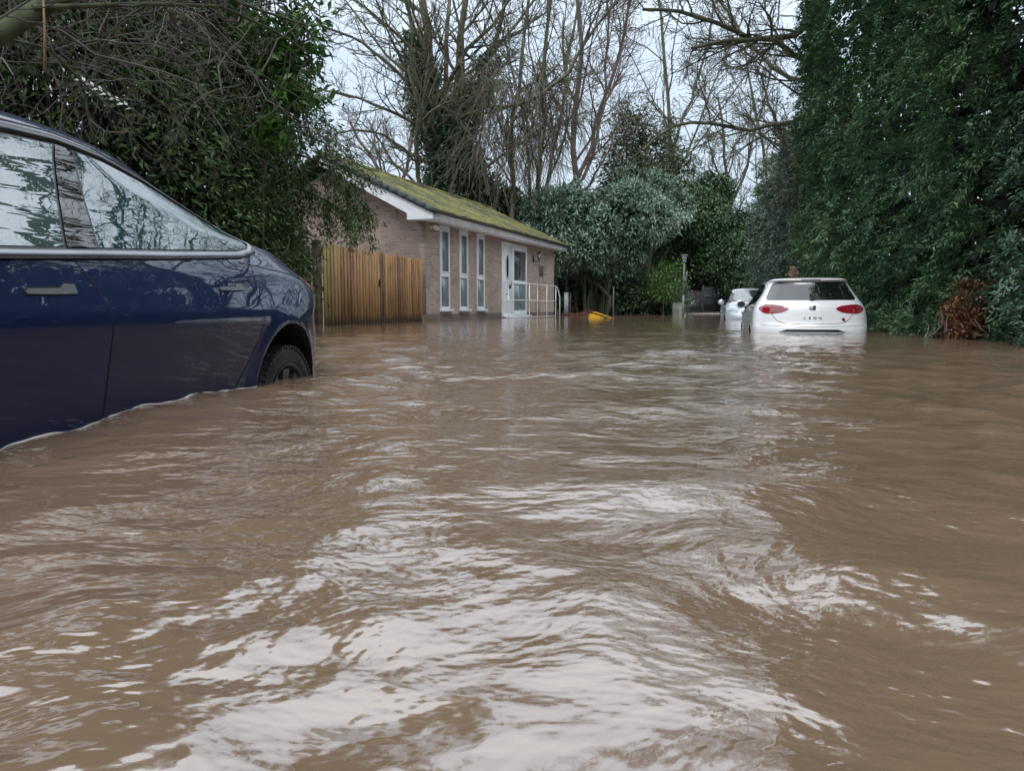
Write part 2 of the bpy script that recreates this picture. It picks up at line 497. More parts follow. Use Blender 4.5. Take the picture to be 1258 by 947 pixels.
def holed_wall(x0, x1, z0, z1, holes, y0, y1):
    mb = MB()
    X = sorted({x0, x1, *[h[0] for h in holes], *[h[1] for h in holes]})
    Z = sorted({z0, z1, *[h[2] for h in holes], *[h[3] for h in holes]})
    solid = lambda x, z: x0 < x < x1 and z0 < z < z1 and not any(h[0] < x < h[1] and h[2] < z < h[3] for h in holes)
    for a, b_ in zip(X[:-1], X[1:]):
        for c, d in zip(Z[:-1], Z[1:]):
            cx, cz = (a + b_) / 2, (c + d) / 2
            if not solid(cx, cz): continue
            mb.add([(a, y0, c), (b_, y0, c), (b_, y0, d), (a, y0, d)], [(0, 1, 2, 3)])
            mb.add([(a, y1, c), (b_, y1, c), (b_, y1, d), (a, y1, d)], [(3, 2, 1, 0)])
            e = 1e-3
            if not solid(a - e, cz): mb.add([(a, y0, c), (a, y1, c), (a, y1, d), (a, y0, d)], [(3, 2, 1, 0)])
            if not solid(b_ + e, cz): mb.add([(b_, y0, c), (b_, y1, c), (b_, y1, d), (b_, y0, d)], [(0, 1, 2, 3)])
            if not solid(cx, c - e): mb.add([(a, y0, c), (b_, y0, c), (b_, y1, c), (a, y1, c)], [(3, 2, 1, 0)])
            if not solid(cx, d + e): mb.add([(a, y0, d), (b_, y0, d), (b_, y1, d), (a, y1, d)], [(0, 1, 2, 3)])
    return mb
LB = 12.0
wtop = 2.86 + ZB
holed_wall(0, LB, .17 + ZB, wtop, [h if h[2] > .17 + ZB else (h[0], h[1], .17 + ZB - .2, h[3]) for h in HOLES], 0, .22).build('front_wall', m_brick_x, bld)
mb = MB(); mb.box(-.012, 5.82, -.012, .2, -.3, .168 + ZB); mb.box(8.50, LB + .012, -.012, .2, -.3, .168 + ZB); mb.box(5.82, 8.5, -.012, .2, -.3, .078 + ZB)
mb.build('plinth', m_plinth, bld)
# gable walls (outline with the roof pitch)
S = .478; RV = 3.0; zr0 = 2.80 + ZB
prof = [(0.0, -.3), (6.0, -.3), (6.0, zr0), (RV, zr0 + RV * S), (0.0, zr0)]
for xg, d in ((0.0, .2), (LB - .2, .2)):
    mb = MB(); n = len(prof)
    ys = .222
    pr = [(max(y, ys), z) if y < ys else (y, z) for y, z in prof]
    V = [(xg, y, z) for y, z in pr] + [(xg + d, y, z) for y, z in pr]
    mb.add(V, [tuple(range(n))[::-1], tuple(range(n, 2 * n))] + [(i, (i + 1) % n, (i + 1) % n + n, i + n) for i in range(n)])
    mb.build('gable_wall', m_brick_y, bld)
mb = MB(); mb.box(-.001, .0, 0, .222, .17 + ZB, zr0); mb.build('wall_return', m_brick_y, bld)
mb = MB(); mb.box(.2, LB - .2, 5.8, 6, -.3, zr0); mb.build('rear_wall', m_brick_x, bld)
mb = MB(); mb.box(.25, LB - .25, 1.6, 1.7, -.2, 2.7 + ZB); mb.box(.25, LB - .25, .25, 5.7, 2.72 + ZB, 2.75 + ZB); mb.build('inner_wall', m_dark_in, bld)

# roof
def roof_slope(sign):
    nx, ns = 260, 110
    X = np.linspace(-.50, LB + .42, nx); Sg = np.linspace(0, 1, ns)
    GX_, GS = np.meshgrid(X, Sg, indexing='ij')
    run = RV + .50
    yv = -.50 + run * GS
    zz = 2.93 + ZB + run * GS * S
    L_ = run * math.hypot(1, S) * GS
    course = (L_ / .28) % 1
    zz = zz + .022 * (1 - course)
    zz = zz + .035 * np.clip(vnoise(GX_ * 3, L_ * 3, 51, 4) + .2, 0, 1) + .015 * np.clip(vnoise(GX_ * 9, L_ * 9, 52, 2), 0, 1)
    if sign < 0: yv = 2 * RV - yv
    top = np.stack([GX_, yv, zz], -1)
    mb = MB(); mb.grid(top if sign > 0 else top[::-1])
    bot = top.copy(); bot[..., 2] = 2.93 + ZB + run * GS * S - .035
    mb.grid(bot[::-1] if sign > 0 else bot)
    for a, b_ in ((top[:, 0], bot[:, 0]), (top[0], bot[0]), (top[-1], bot[-1])):
        mb.grid(np.stack([a, b_]))
    return mb
mb = roof_slope(1); mb2 = roof_slope(-1)
roof = mb.build('roof', m_moss, bld, smooth=True); mb2.build('roof_back', m_moss, roof, smooth=True)
mb = MB(); Xr = np.linspace(-.5, LB + .42, 34)
for a, b_ in zip(Xr[:-1], Xr[1:]):
    mb.tube([(a + .004, RV, 2.93 + ZB + 3.5 * S + .0), (b_ - .004, RV, 2.93 + ZB + 3.5 * S + .005)], .085, 10)
mb.build('ridge_tiles', m_moss, roof, smooth=False)
# verge caps in separate pieces, near gable
mb = MB()
for k in range(13):
    y0 = -.53 + k * .268; y1 = y0 + .275
    z0 = 2.93 + ZB + (y0 + .5) * S; z1 = 2.93 + ZB + (y1 + .5) * S
    for x0, x1, dz in ((-.560, -.43, .052),):
        V = [(x0, y0, z0 - .09), (x1, y0, z0 - .09), (x0, y1, z1 - .105), (x1, y1, z1 - .105), (x0, y0, z0 + dz + .012), (x1, y0, z0 + dz + .012), (x0, y1, z1 + dz - .012), (x1, y1, z1 + dz - .012)]
        mb.add(V, [(0, 2, 3, 1), (4, 5, 7, 6), (0, 1, 5, 4), (2, 6, 7, 3), (0, 4, 6, 2), (1, 3, 7, 5)])
mb.build('verge_tiles', m_slate, bld)
# bargeboard and boxed eaves end
mb = MB()
V = []
for x in (-.50, -.475):
    V += [(x, .30, 2.90 + ZB + .55 * S * .5 - .16), (x, RV, 2.93 + ZB + 3.5 * S - .32), (x, RV, 2.93 + ZB + 3.5 * S - .04), (x, -.47, 2.93 + ZB - .03), (x, -.47, 2.70 + ZB), (x, .30, 2.70 + ZB)]
mb.add(V, [(5, 4, 3, 2, 1, 0), (6, 7, 8, 9, 10, 11)] + [(i, (i + 1) % 6, (i + 1) % 6 + 6, i + 6) for i in range(6)])
mb.box(-.505, -.501, .285, .300, 2.70 + ZB, 2.92 + ZB)
mb.build('bargeboard', m_fascia, bld)
mb = MB(); mb.box(-.474, LB + .38, -.47, -.445, 2.68 + ZB, 2.885 + ZB); mb.build('fascia', m_fascia, bld)
mb = MB(); mb.box(-.474, LB + .38, -.444, -.002, 2.70 + ZB, 2.715 + ZB); mb.box(-.474, -.002, -.001, .3, 2.70 + ZB, 2.715 + ZB)
mb.build('soffit', m_fascia, bld)
mb = MB(); th = np.linspace(math.pi, 2 * math.pi, 9)
for r_ in (.062, .056):
    G = np.stack([[[x, -.535 + r_ * math.cos(t), 2.90 + ZB + r_ * math.sin(t)] for t in th] for x in (-.49, LB + .40)]); mb.grid(G)
gut = mb.build('gutter', m_black, bld)
for k in range(13):
    mb = MB(); x = -.3 + k * 1.02
    G = np.stack([[[xx_, -.535 + .068 * math.cos(t), 2.90 + ZB + .068 * math.sin(t)] for t in th] for xx_ in (x, x + .05)]); mb.grid(G)
    mb.box(x, x + .05, -.61, -.472, 2.893 + ZB, 2.905 + ZB)
    mb.build('bracket', m_black, gut)
mb = MB(); mb.tube([(LB + .33, -.535, 2.85 + ZB), (LB + .33, -.53, 2.76 + ZB), (LB + .12, -.12, 2.50 + ZB), (LB + .09, -.05, 2.38 + ZB), (LB + .09, -.05, -.2)], .034, 10)
mb.build('downpipe', m_black, bld, smooth=True)

# tall windows
for k, (a, b_) in enumerate(WINS):
    z0, z1, zm = .30 + ZB, 2.72 + ZB, 1.30 + ZB
    t = .085; yf, yb = -.012, .06
    mb = MB()
    mb.bbox(a + .004, a + t, yf, yb, z0 + .004, z1 - .004); mb.bbox(b_ - t, b_ - .004, yf, yb, z0 + .004, z1 - .004)
    mb.bbox(a + t, b_ - t, yf, yb, z0 + .004, z0 + t); mb.bbox(a + t, b_ - t, yf, yb, z1 - .16, z1 - .004)
    mb.bbox(a + t, b_ - t, yf, yb, zm - .06, zm + .06)
    w = mb.build('window', m_white, bld, auto=True)
    mb = MB(); s_ = .035                                    # opening light in the upper half
    mb.bbox(a + t, a + t + s_, yf - .018, yf + .03, zm + .06, z1 - .16); mb.bbox(b_ - t - s_, b_ - t, yf - .018, yf + .03, zm + .06, z1 - .16)
    mb.bbox(a + t + s_, b_ - t - s_, yf - .018, yf + .03, zm + .06, zm + .06 + s_); mb.bbox(a + t + s_, b_ - t - s_, yf - .018, yf + .03, z1 - .16 - s_, z1 - .16)
    mb.build('sash', m_white, w, auto=True)
    mb = MB(); mb.box(a + t + s_ - .01, b_ - t - s_ + .01, .012, .024, zm + .05, z1 - .15); mb.build('pane', m_frost, w)
    mb = MB(); mb.box(a + t - .01, b_ - t + .01, .012, .024, z0 + t - .01, zm - .05); mb.build('pane', m_frost, w)
    mb = MB(); mb.bbox(a - .05, b_ + .06, -.10, .03, z0 - .055, z0 + .002, .008); mb.build('sill', m_white, w, auto=True)

# door and side light
def ring(mb, x0, x1, z0, z1, t, y0, y1, bt=None):
    bt = bt or t
    mb.bbox(x0, x0 + t, y0, y1, z0, z1); mb.bbox(x1 - t, x1, y0, y1, z0, z1)
    mb.bbox(x0 + t, x1 - t, y0, y1, z0, z0 + bt); mb.bbox(x0 + t, x1 - t, y0, y1, z1 - t, z1)
mb = MB(); mb.bbox(5.824, 8.496, -.01, .07, 2.52 + ZB, 2.616 + ZB); mb.bbox(5.824, 5.91, -.01, .07, .08 + ZB, 2.52 + ZB); mb.bbox(6.86, 6.97, -.01, .07, .08 + ZB, 2.52 + ZB)
mb.bbox(5.91, 6.86, -.06, .07, .02 + ZB, .14 + ZB)
mb.build('door_frame', m_white, bld, auto=True)
mb = MB(); mb.bbox(5.915, 6.855, .005, .06, .145 + ZB, 2.515 + ZB)
for (x0, x1, z0, z1) in ((6.05, 6.33, .3, .75), (6.44, 6.72, .3, .75), (6.05, 6.33, .95, 1.25), (6.44, 6.72, .95, 1.25), (6.05, 6.72, 2.28, 2.42)):
    ring(mb, x0, x1, z0 + ZB, z1 + ZB, .022, -.006, .006)
door = mb.build('door', m_white, bld, auto=True)
def oval(cx, cz, rx, rz, y, n=20): return [(cx + rx * math.cos(t), y, cz + rz * math.sin(t)) for t in np.linspace(0, 2 * math.pi, n, endpoint=False)]
mb = MB(); a_ = oval(6.385, 1.78 + ZB, .17, .47, -.008); b2 = oval(6.385, 1.78 + ZB, .125, .42, -.008); b3 = oval(6.385, 1.78 + ZB, .17, .47, .008)
mb.add(a_ + b2 + b3, [(i, (i + 1) % 20, (i + 1) % 20 + 20, i + 20) for i in range(20)] + [(i + 40, (i + 1) % 20 + 40, (i + 1) % 20, i) for i in range(20)])
mb.build('glazing_bead', m_white, door)
mb = MB(); mb.add(oval(6.385, 1.78 + ZB, .126, .421, .002), [tuple(range(20))]); mb.build('pane', pmat('dark_door_glass', (.03, .05, .055), rough=.08), door)
mb = MB(); mb.bbox(6.77, 6.80, -.012, .006, 1.10 + ZB, 1.32 + ZB, .004); mb.tube([(6.785, -.01, 1.24 + ZB), (6.785, -.06, 1.24 + ZB), (6.66, -.06, 1.24 + ZB)], .011, 8); mb.build('handle', pmat('worn_chrome', (.5, .5, .5), rough=.25, metal=1), door, smooth=True)
mb = MB(); mb.bbox(6.24, 6.53, -.006, .006, .80 + ZB, .85 + ZB, .006); mb.build('letter_slot', pmat('grey_metal', (.35, .35, .36), rough=.4, metal=.6), door)
mb = MB(); ring(mb, 6.972, 8.494, .085 + ZB, 2.515 + ZB, .12, -.008, .065, .16); mb.bbox(7.09, 8.37, -.008, .065, 1.20 + ZB, 1.33 + ZB)
sl = mb.build('side_window', m_white, bld, auto=True)
mb = MB(); mb.box(7.08, 8.38, .02, .03, 1.32 + ZB, 2.41 + ZB); mb.build('pane', m_glass, sl)
mb = MB(); mb.box(7.08, 8.38, .02, .03, .24 + ZB, 1.21 + ZB); mb.build('pane', m_frost, sl)
mb = MB(); xq = np.linspace(7.1, 7.66, 60); G = np.stack([[[x, .14 + .025 * math.sin(x * 62), z] for x in xq] for z in (.3, 2.5)]); mb.grid(G)
xq = np.linspace(7.74, 8.4, 60); G = np.stack([[[x, .14 + .025 * math.sin(x * 58), z] for x in xq] for z in (.3, 2.5)]); mb.grid(G)
mb.build('curtain', pmat('grey_green_curtain', (.42, .50, .42), rough=.9, var=.1), sl, smooth=True)
mb = MB(); mb.bbox(5.75, 8.7, -.14, .02, .015 + ZB, .078 + ZB, .01); mb.build('door_step', m_white, bld)
mb = MB(); mb.bbox(-.02, .002, .86, 1.08, 2.84 + ZB, 3.02 + ZB, .006)
for k in range(5): mb.bbox(-.028, -.018, .88, 1.06, 2.86 + k * .032 + ZB, 2.875 + k * .032 + ZB, .002)
mb.build('air_vent', pmat('terracotta_vent', (.33, .22, .16), rough=.8), bld)

def on_front(x, z, off=0):
    """world position of a point on the front wall, off metres out from it"""
    c, s = math.cos(B_RZ), math.sin(B_RZ)
    return (-2.359 + c * x + s * off, 21.327 + s * x - c * off, z)

# things fixed to or standing by the front
sec = empty('security_light', on_front(.30, 2.55), B_RZ)
tag(sec, 'small white security light under the eaves beside the first tall window', 'wall light')
mb = MB(); mb.bbox(-.05, .05, -.04, -.001, -.03, .06, .01); mb.tube([(0, -.03, .02), (0, -.1, .02)], .02, 8); mb.build('mount', m_white, sec, auto=True)
mb = MB(); mb.bbox(-.12, .12, -.22, -.09, -.03, .05, .02, M=trs((.05, 0, -.01), ry=.3)); mb.build('lamp_head', m_white, sec, auto=True)

lan = empty('wall_lantern', on_front(9.25, 2.2), B_RZ)
tag(lan, 'black carriage lantern on a scroll bracket on the brick wall right of the door', 'wall lantern')
mb = MB(); mb.bbox(-.05, .05, -.03, -.001, -.12, .14, .01); mb.tube([(0, -.02, -.05), (0, -.10, -.09), (0, -.2, -.08), (0, -.24, .0)], .014, 8); mb.build('bracket', m_black, lan, auto=True)
mb = MB(); mb.lathe([(.0, .0), (.05, .0), (.055, .02), (.05, .02)], 6, trs((0, -.24, 0))); mb.lathe([(.10, .19), (.105, .2), (.05, .27), (.015, .29), (.012, .33), (0, .34)], 6, trs((0, -.24, 0)))
for k in range(6):
    t = k * math.pi / 3; mb.tube([(.05 * math.cos(t), -.24 + .05 * math.sin(t), .02), (.095 * math.cos(t), -.24 + .095 * math.sin(t), .19)], .006, 5)
mb.build('cage', m_black, lan)
mb = MB(); mb.lathe([(.045, .02), (.09, .19)], 6, trs((0, -.24, 0))); mb.build('lamp_glass', pmat('milky_glass', (.7, .72, .72), rough=.2), lan)

pl = empty('wall_plaque', on_front(10.26, 1.58), B_RZ)
tag(pl, 'dark rectangular notice plaque on the brick wall near its far corner', 'plaque')
mb = MB(); mb.bbox(-.20, .20, -.02, -.001, 0, .40, .008); mb.build('board', pmat('dark_plaque', (.045, .038, .042), rough=.4), pl)
mb = MB()
for k, w in enumerate((.24, .30, .20, .28)): mb.box(-w / 2, w / 2, -.0235, -.0215, .30 - k * .075, .325 - k * .075)
mb.build('lettering', pmat('plaque_letters', (.25, .22, .22), rough=.5), pl)

cab = empty('wall_cable', on_front(9.95, 0), B_RZ)
tag(cab, 'thin dark cable running down the brick wall beside the plaque', 'cable')
mb = MB(); mb.tube([(0, -.008, .1), (.01, -.008, 1.2), (0, -.008, 2.0), (.05, -.008, 2.25)], .008, 6); mb.build('cable', m_black, cab)

# white tubular handrail
hr = empty('handrail', on_front(2.7, -.15, 1.32), B_RZ)
tag(hr, 'white tubular handrail with curved end in front of the door', 'railing')
m_rail = pmat('chalky_white_rail', (.66, .655, .62), rough=.45, var=.15, vscale=3)
m_cream = pmat('cream_rail', (.62, .54, .36), rough=.45, var=.15, vscale=3)
for k, x in enumerate((.22, 2.22, 3.08, 4.12, 5.2)):
    mb = MB(); mb.tube([(x, 0, -.3), (x, 0, 1.27)], .018 if k else .014, 10); mb.build('post', m_cream if k == 2 else m_rail, hr, smooth=True)
mb = MB(); mb.tube([(.0, 0, 1.28), (5.2, 0, 1.28)], .015, 10); mb.build('top_rail', m_rail, hr, smooth=True)
mb = MB(); mb.tube([(.05, 0, .74), (5.2, 0, .74)], .015, 10); mb.build('middle_rail', m_rail, hr, smooth=True)
mb = MB(); mb.tube([(.05, 0, .20), (5.2, 0, .20)], .013, 8); mb.build('bottom_rail', m_rail, hr, smooth=True)
mb = MB(); mb.tube([(5.2, 0, 1.28), (5.28, -.02, 1.25), (5.38, -.05, 1.1), (5.44, -.08, .9), (5.46, -.08, -.3)], .017, 10); mb.build('end_loop', m_rail, hr, smooth=True)
mb = MB(); mb.bbox(.28, .42, -.03, .03, 1.08, 1.2, .01); mb.build('latch_box', pmat('dark_latch', (.08, .07, .06), rough=.5), hr)

# timber gate / fence between the yew and the building
def wood_mat(name, c1, c2, green):
    m, nt, b = new_mat(name); L = nt.links.new
    at_ = nd(nt, 'ShaderNodeAttribute', attribute_name='tone'); tc = nd(nt, 'ShaderNodeTexCoord')
    mp = nd(nt, 'ShaderNodeMapping'); mp.inputs['Scale'].default_value = (14, 14, 1.1); L(tc.outputs['Object'], mp.inputs[0])
    n = nd(nt, 'ShaderNodeTexNoise', Scale=1.6, Detail=6, Distortion=1.0); L(mp.outputs[0], n.inputs['Vector'])
    mx = nd(nt, 'ShaderNodeMix', data_type='RGBA'); mx.inputs['A'].default_value = (*c1, 1); mx.inputs['B'].default_value = (*c2, 1)
    ad = nd(nt, 'ShaderNodeMath', operation='ADD'); mr = nd(nt, 'ShaderNodeMapRange')
    mr.inputs['From Min'].default_value = .3; mr.inputs['From Max'].default_value = .7; mr.inputs['To Min'].default_value = -.45; mr.inputs['To Max'].default_value = .45
    L(n.outputs['Fac'], mr.inputs['Value']); L(mr.outputs[0], ad.inputs[0]); L(at_.outputs['Fac'], ad.inputs[1]); ad.use_clamp = True
    L(ad.outputs[0], mx.inputs['Factor'])
    g = nd(nt, 'ShaderNodeMix', data_type='RGBA'); g.inputs['B'].default_value = (*green, 1); L(mx.outputs['Result'], g.inputs['A'])
    sp = nd(nt, 'ShaderNodeSeparateXYZ'); L(tc.outputs['Object'], sp.inputs[0])
    n2 = nd(nt, 'ShaderNodeTexNoise', Scale=1.2, Detail=3); L(tc.outputs['Object'], n2.inputs['Vector'])
    ma = nd(nt, 'ShaderNodeMath', operation='MULTIPLY_ADD'); ma.inputs[1].default_value = -.9; L(sp.outputs['X'], ma.inputs[0]); 
    ma.inputs[2].default_value = .55; m2 = nd(nt, 'ShaderNodeMath', operation='ADD'); m2.use_clamp = True
    L(ma.outputs[0], m2.inputs[0]); m3 = nd(nt, 'ShaderNodeMath', operation='SUBTRACT'); L(n2.outputs['Fac'], m3.inputs[0]); m3.inputs[1].default_value = .35
    L(m3.outputs[0], m2.inputs[1]); L(m2.outputs[0], g.inputs['Factor'])
    wt = nd(nt, 'ShaderNodeMapRange'); wt.inputs['From Min'].default_value = .42; wt.inputs['From Max'].default_value = .62; L(sp.outputs['Z'], wt.inputs['Value'])
    dk = nd(nt, 'ShaderNodeMix', data_type='RGBA'); dk.inputs['A'].default_value = (.075, .048, .025, 1); L(wt.outputs[0], dk.inputs['Factor']); L(g.outputs['Result'], dk.inputs['B'])
    L(dk.outputs['Result'], b.inputs['Base Color']); b.inputs['Roughness'].default_value = .7
    return m
m_wood = wood_mat('treated_timber', (.11, .050, .018), (.40, .215, .075), (.20, .19, .05))
fa, fb = np.array([-3.84, 15.75]), np.array([-2.42, 21.10])
fdir = (fb - fa) / np.hypot(*(fb - fa)); flen = float(np.hypot(*(fb - fa)))
fen = empty('timber_gate', (fa[0], fa[1], -.4), math.atan2(fdir[1], fdir[0]))
tag(fen, 'orange brown vertical board timber gate between the dark yew and the brick building', 'gate')
mb = MB(); tones = []; x = .02; rr = np.random.default_rng(3)
while x < flen - .1:
    w = .105 + rr.random() * .012; top = 2.045 + rr.normal() * .006; t = rr.random() * .9
    mb.box(x, x + w, -.022 - rr.random() * .006, 0, .05, top); tones += [t] * 6
    x += w + .040
V = np.concatenate(mb.v); np_mesh('front_boards', V, np.array(mb.f4), m_wood, fen, tone=tones)
mb = MB(); tones = []; x = .1
while x < flen - .1:
    mb.box(x, x + .1, .002, .022, .05, 2.02); tones += [rr.random() * .25] * 6; x += .146
np_mesh('rear_boards', np.concatenate(mb.v), np.array(mb.f4), m_wood, fen, tone=tones)
for z in (.3, 1.1, 1.85):
    mb = MB(); mb.box(0, flen, .024, .09, z, z + .09); o = np_mesh('rail', np.concatenate(mb.v), np.array(mb.f4), m_wood, fen, tone=[.3] * 6)
mb = MB(); mb.bbox(2.62, 2.68, -.06, -.03, 1.25, 1.42, .008); mb.tube([(2.65, -.06, 1.38), (2.65, -.075, 1.30)], .012, 6); mb.build('bolt', m_black, fen)
fp = empty('timber_post', (fa[0] - .10, fa[1] - .06, -.4), math.atan2(fdir[1], fdir[0]))
tag(fp, 'dark stained timber gate post at the left end of the timber gate', 'post')
mb = MB(); mb.bbox(-.085, .105, -.06, .06, 0, 2.09, .01); np_v = mb.build('post', pmat('dark_timber', (.085, .06, .032), rough=.8, var=.3, vscale=6), fp)
mb = MB(); mb.add([(-.10, -.075, 2.092), (.12, -.075, 2.092), (.12, .075, 2.092), (-.10, .075, 2.092), (-.02, 0, 2.14)], [(0, 1, 4), (1, 2, 4), (2, 3, 4), (3, 0, 4), (3, 2, 1, 0)]); mb.build('cap', pmat('dark_timber_cap', (.07, .06, .035), rough=.8), fp)
pf = empty('side_fence', (fa[0] - .25, fa[1] + .05, -.4), math.radians(180 - 4))
tag(pf, 'dark weathered fence panel half hidden in the yew left of the timber gate post', 'fence')
mb = MB()
for k in range(14): mb.box(k * .125, k * .125 + .115, -.02, .0, .05, 2.0)
for z in (.4, 1.6): mb.box(0, 1.75, .002, .06, z, z + .08)
mb.build('boards', pmat('weathered_boards', (.10, .075, .035), rough=.85, var=.3, vscale=5), pf)
# ------------------------------------------------------------------ cars
def car_paint(name, col, metal=0., droplets=.0006, flake=0., rough=.3, coat_ior=1.5):
    m, nt, b = new_mat(name); L = nt.links.new
    tc = nd(nt, 'ShaderNodeTexCoord')
    b.inputs['Base Color'].default_value = (*col, 1); b.inputs['Roughness'].default_value = rough; b.inputs['Metallic'].default_value = metal
    b.inputs['Coat Weight'].default_value = 1; b.inputs['Coat Roughness'].default_value = .015; b.inputs['Coat IOR'].default_value = coat_ior
    vo = nd(nt, 'ShaderNodeTexVoronoi', Scale=55); L(tc.outputs['Object'], vo.inputs['Vector'])   # rain drops
    ns = nd(nt, 'ShaderNodeTexNoise', Scale=9, Detail=3); L(tc.outputs['Object'], ns.inputs['Vector'])
    sb = nd(nt, 'ShaderNodeMath', operation='SUBTRACT'); sb.inputs[0].default_value = .33; L(vo.outputs['Distance'], sb.inputs[1])
    cl = nd(nt, 'ShaderNodeMath', operation='MAXIMUM'); L(sb.outputs[0], cl.inputs[0]); cl.inputs[1].default_value = 0
    th = nd(nt, 'ShaderNodeMath', operation='GREATER_THAN'); L(ns.outputs['Fac'], th.inputs[0]); th.inputs[1].default_value = .54
    mu = nd(nt, 'ShaderNodeMath', operation='MULTIPLY'); L(cl.outputs[0], mu.inputs[0]); L(th.outputs[0], mu.inputs[1])
    bp = nd(nt, 'ShaderNodeBump', Strength=.5, Distance=droplets * 2.5); L(mu.outputs[0], bp.inputs['Height'])
    w = nd(nt, 'ShaderNodeTexNoise', Scale=3.2, Detail=1); L(tc.outputs['Object'], w.inputs['Vector'])
    b2 = nd(nt, 'ShaderNodeBump', Strength=.35, Distance=.0035); L(w.outputs['Fac'], b2.inputs['Height']); L(b2.outputs[0], bp.inputs['Normal'])
    L(bp.outputs[0], b.inputs['Coat Normal'])
    return m

def auto_glass(name, ior=2.2, tint=(.006, .014, .014), streak=.0012):
    m, nt, b = new_mat(name); L = nt.links.new
    tc = nd(nt, 'ShaderNodeTexCoord')
    b.inputs['Base Color'].default_value = (*tint, 1); b.inputs['Roughness'].default_value = .012; b.inputs['IOR'].default_value = ior
    mp = nd(nt, 'ShaderNodeMapping'); mp.inputs['Scale'].default_value = (1, 1.2, 9); L(tc.outputs['Object'], mp.inputs[0])
    n = nd(nt, 'ShaderNodeTexNoise', Scale=2.2, Detail=2, Distortion=.8); L(mp.outputs[0], n.inputs['Vector'])
    bp = nd(nt, 'ShaderNodeBump', Strength=1, Distance=streak); L(n.outputs['Fac'], bp.inputs['Height'])
    vo = nd(nt, 'ShaderNodeTexVoronoi', Scale=70); L(tc.outputs['Object'], vo.inputs['Vector'])
    sb = nd(nt, 'ShaderNodeMath', operation='SUBTRACT'); sb.inputs[0].default_value = .22; L(vo.outputs['Distance'], sb.inputs[1])
    cl = nd(nt, 'ShaderNodeMath', operation='MAXIMUM'); L(sb.outputs[0], cl.inputs[0]); cl.inputs[1].default_value = 0
    b2 = nd(nt, 'ShaderNodeBump', Strength=.6, Distance=.0022); L(cl.outputs[0], b2.inputs['Height']); L(bp.outputs[0], b2.inputs['Normal'])
    L(b2.outputs[0], b.inputs['Normal'])
    return m

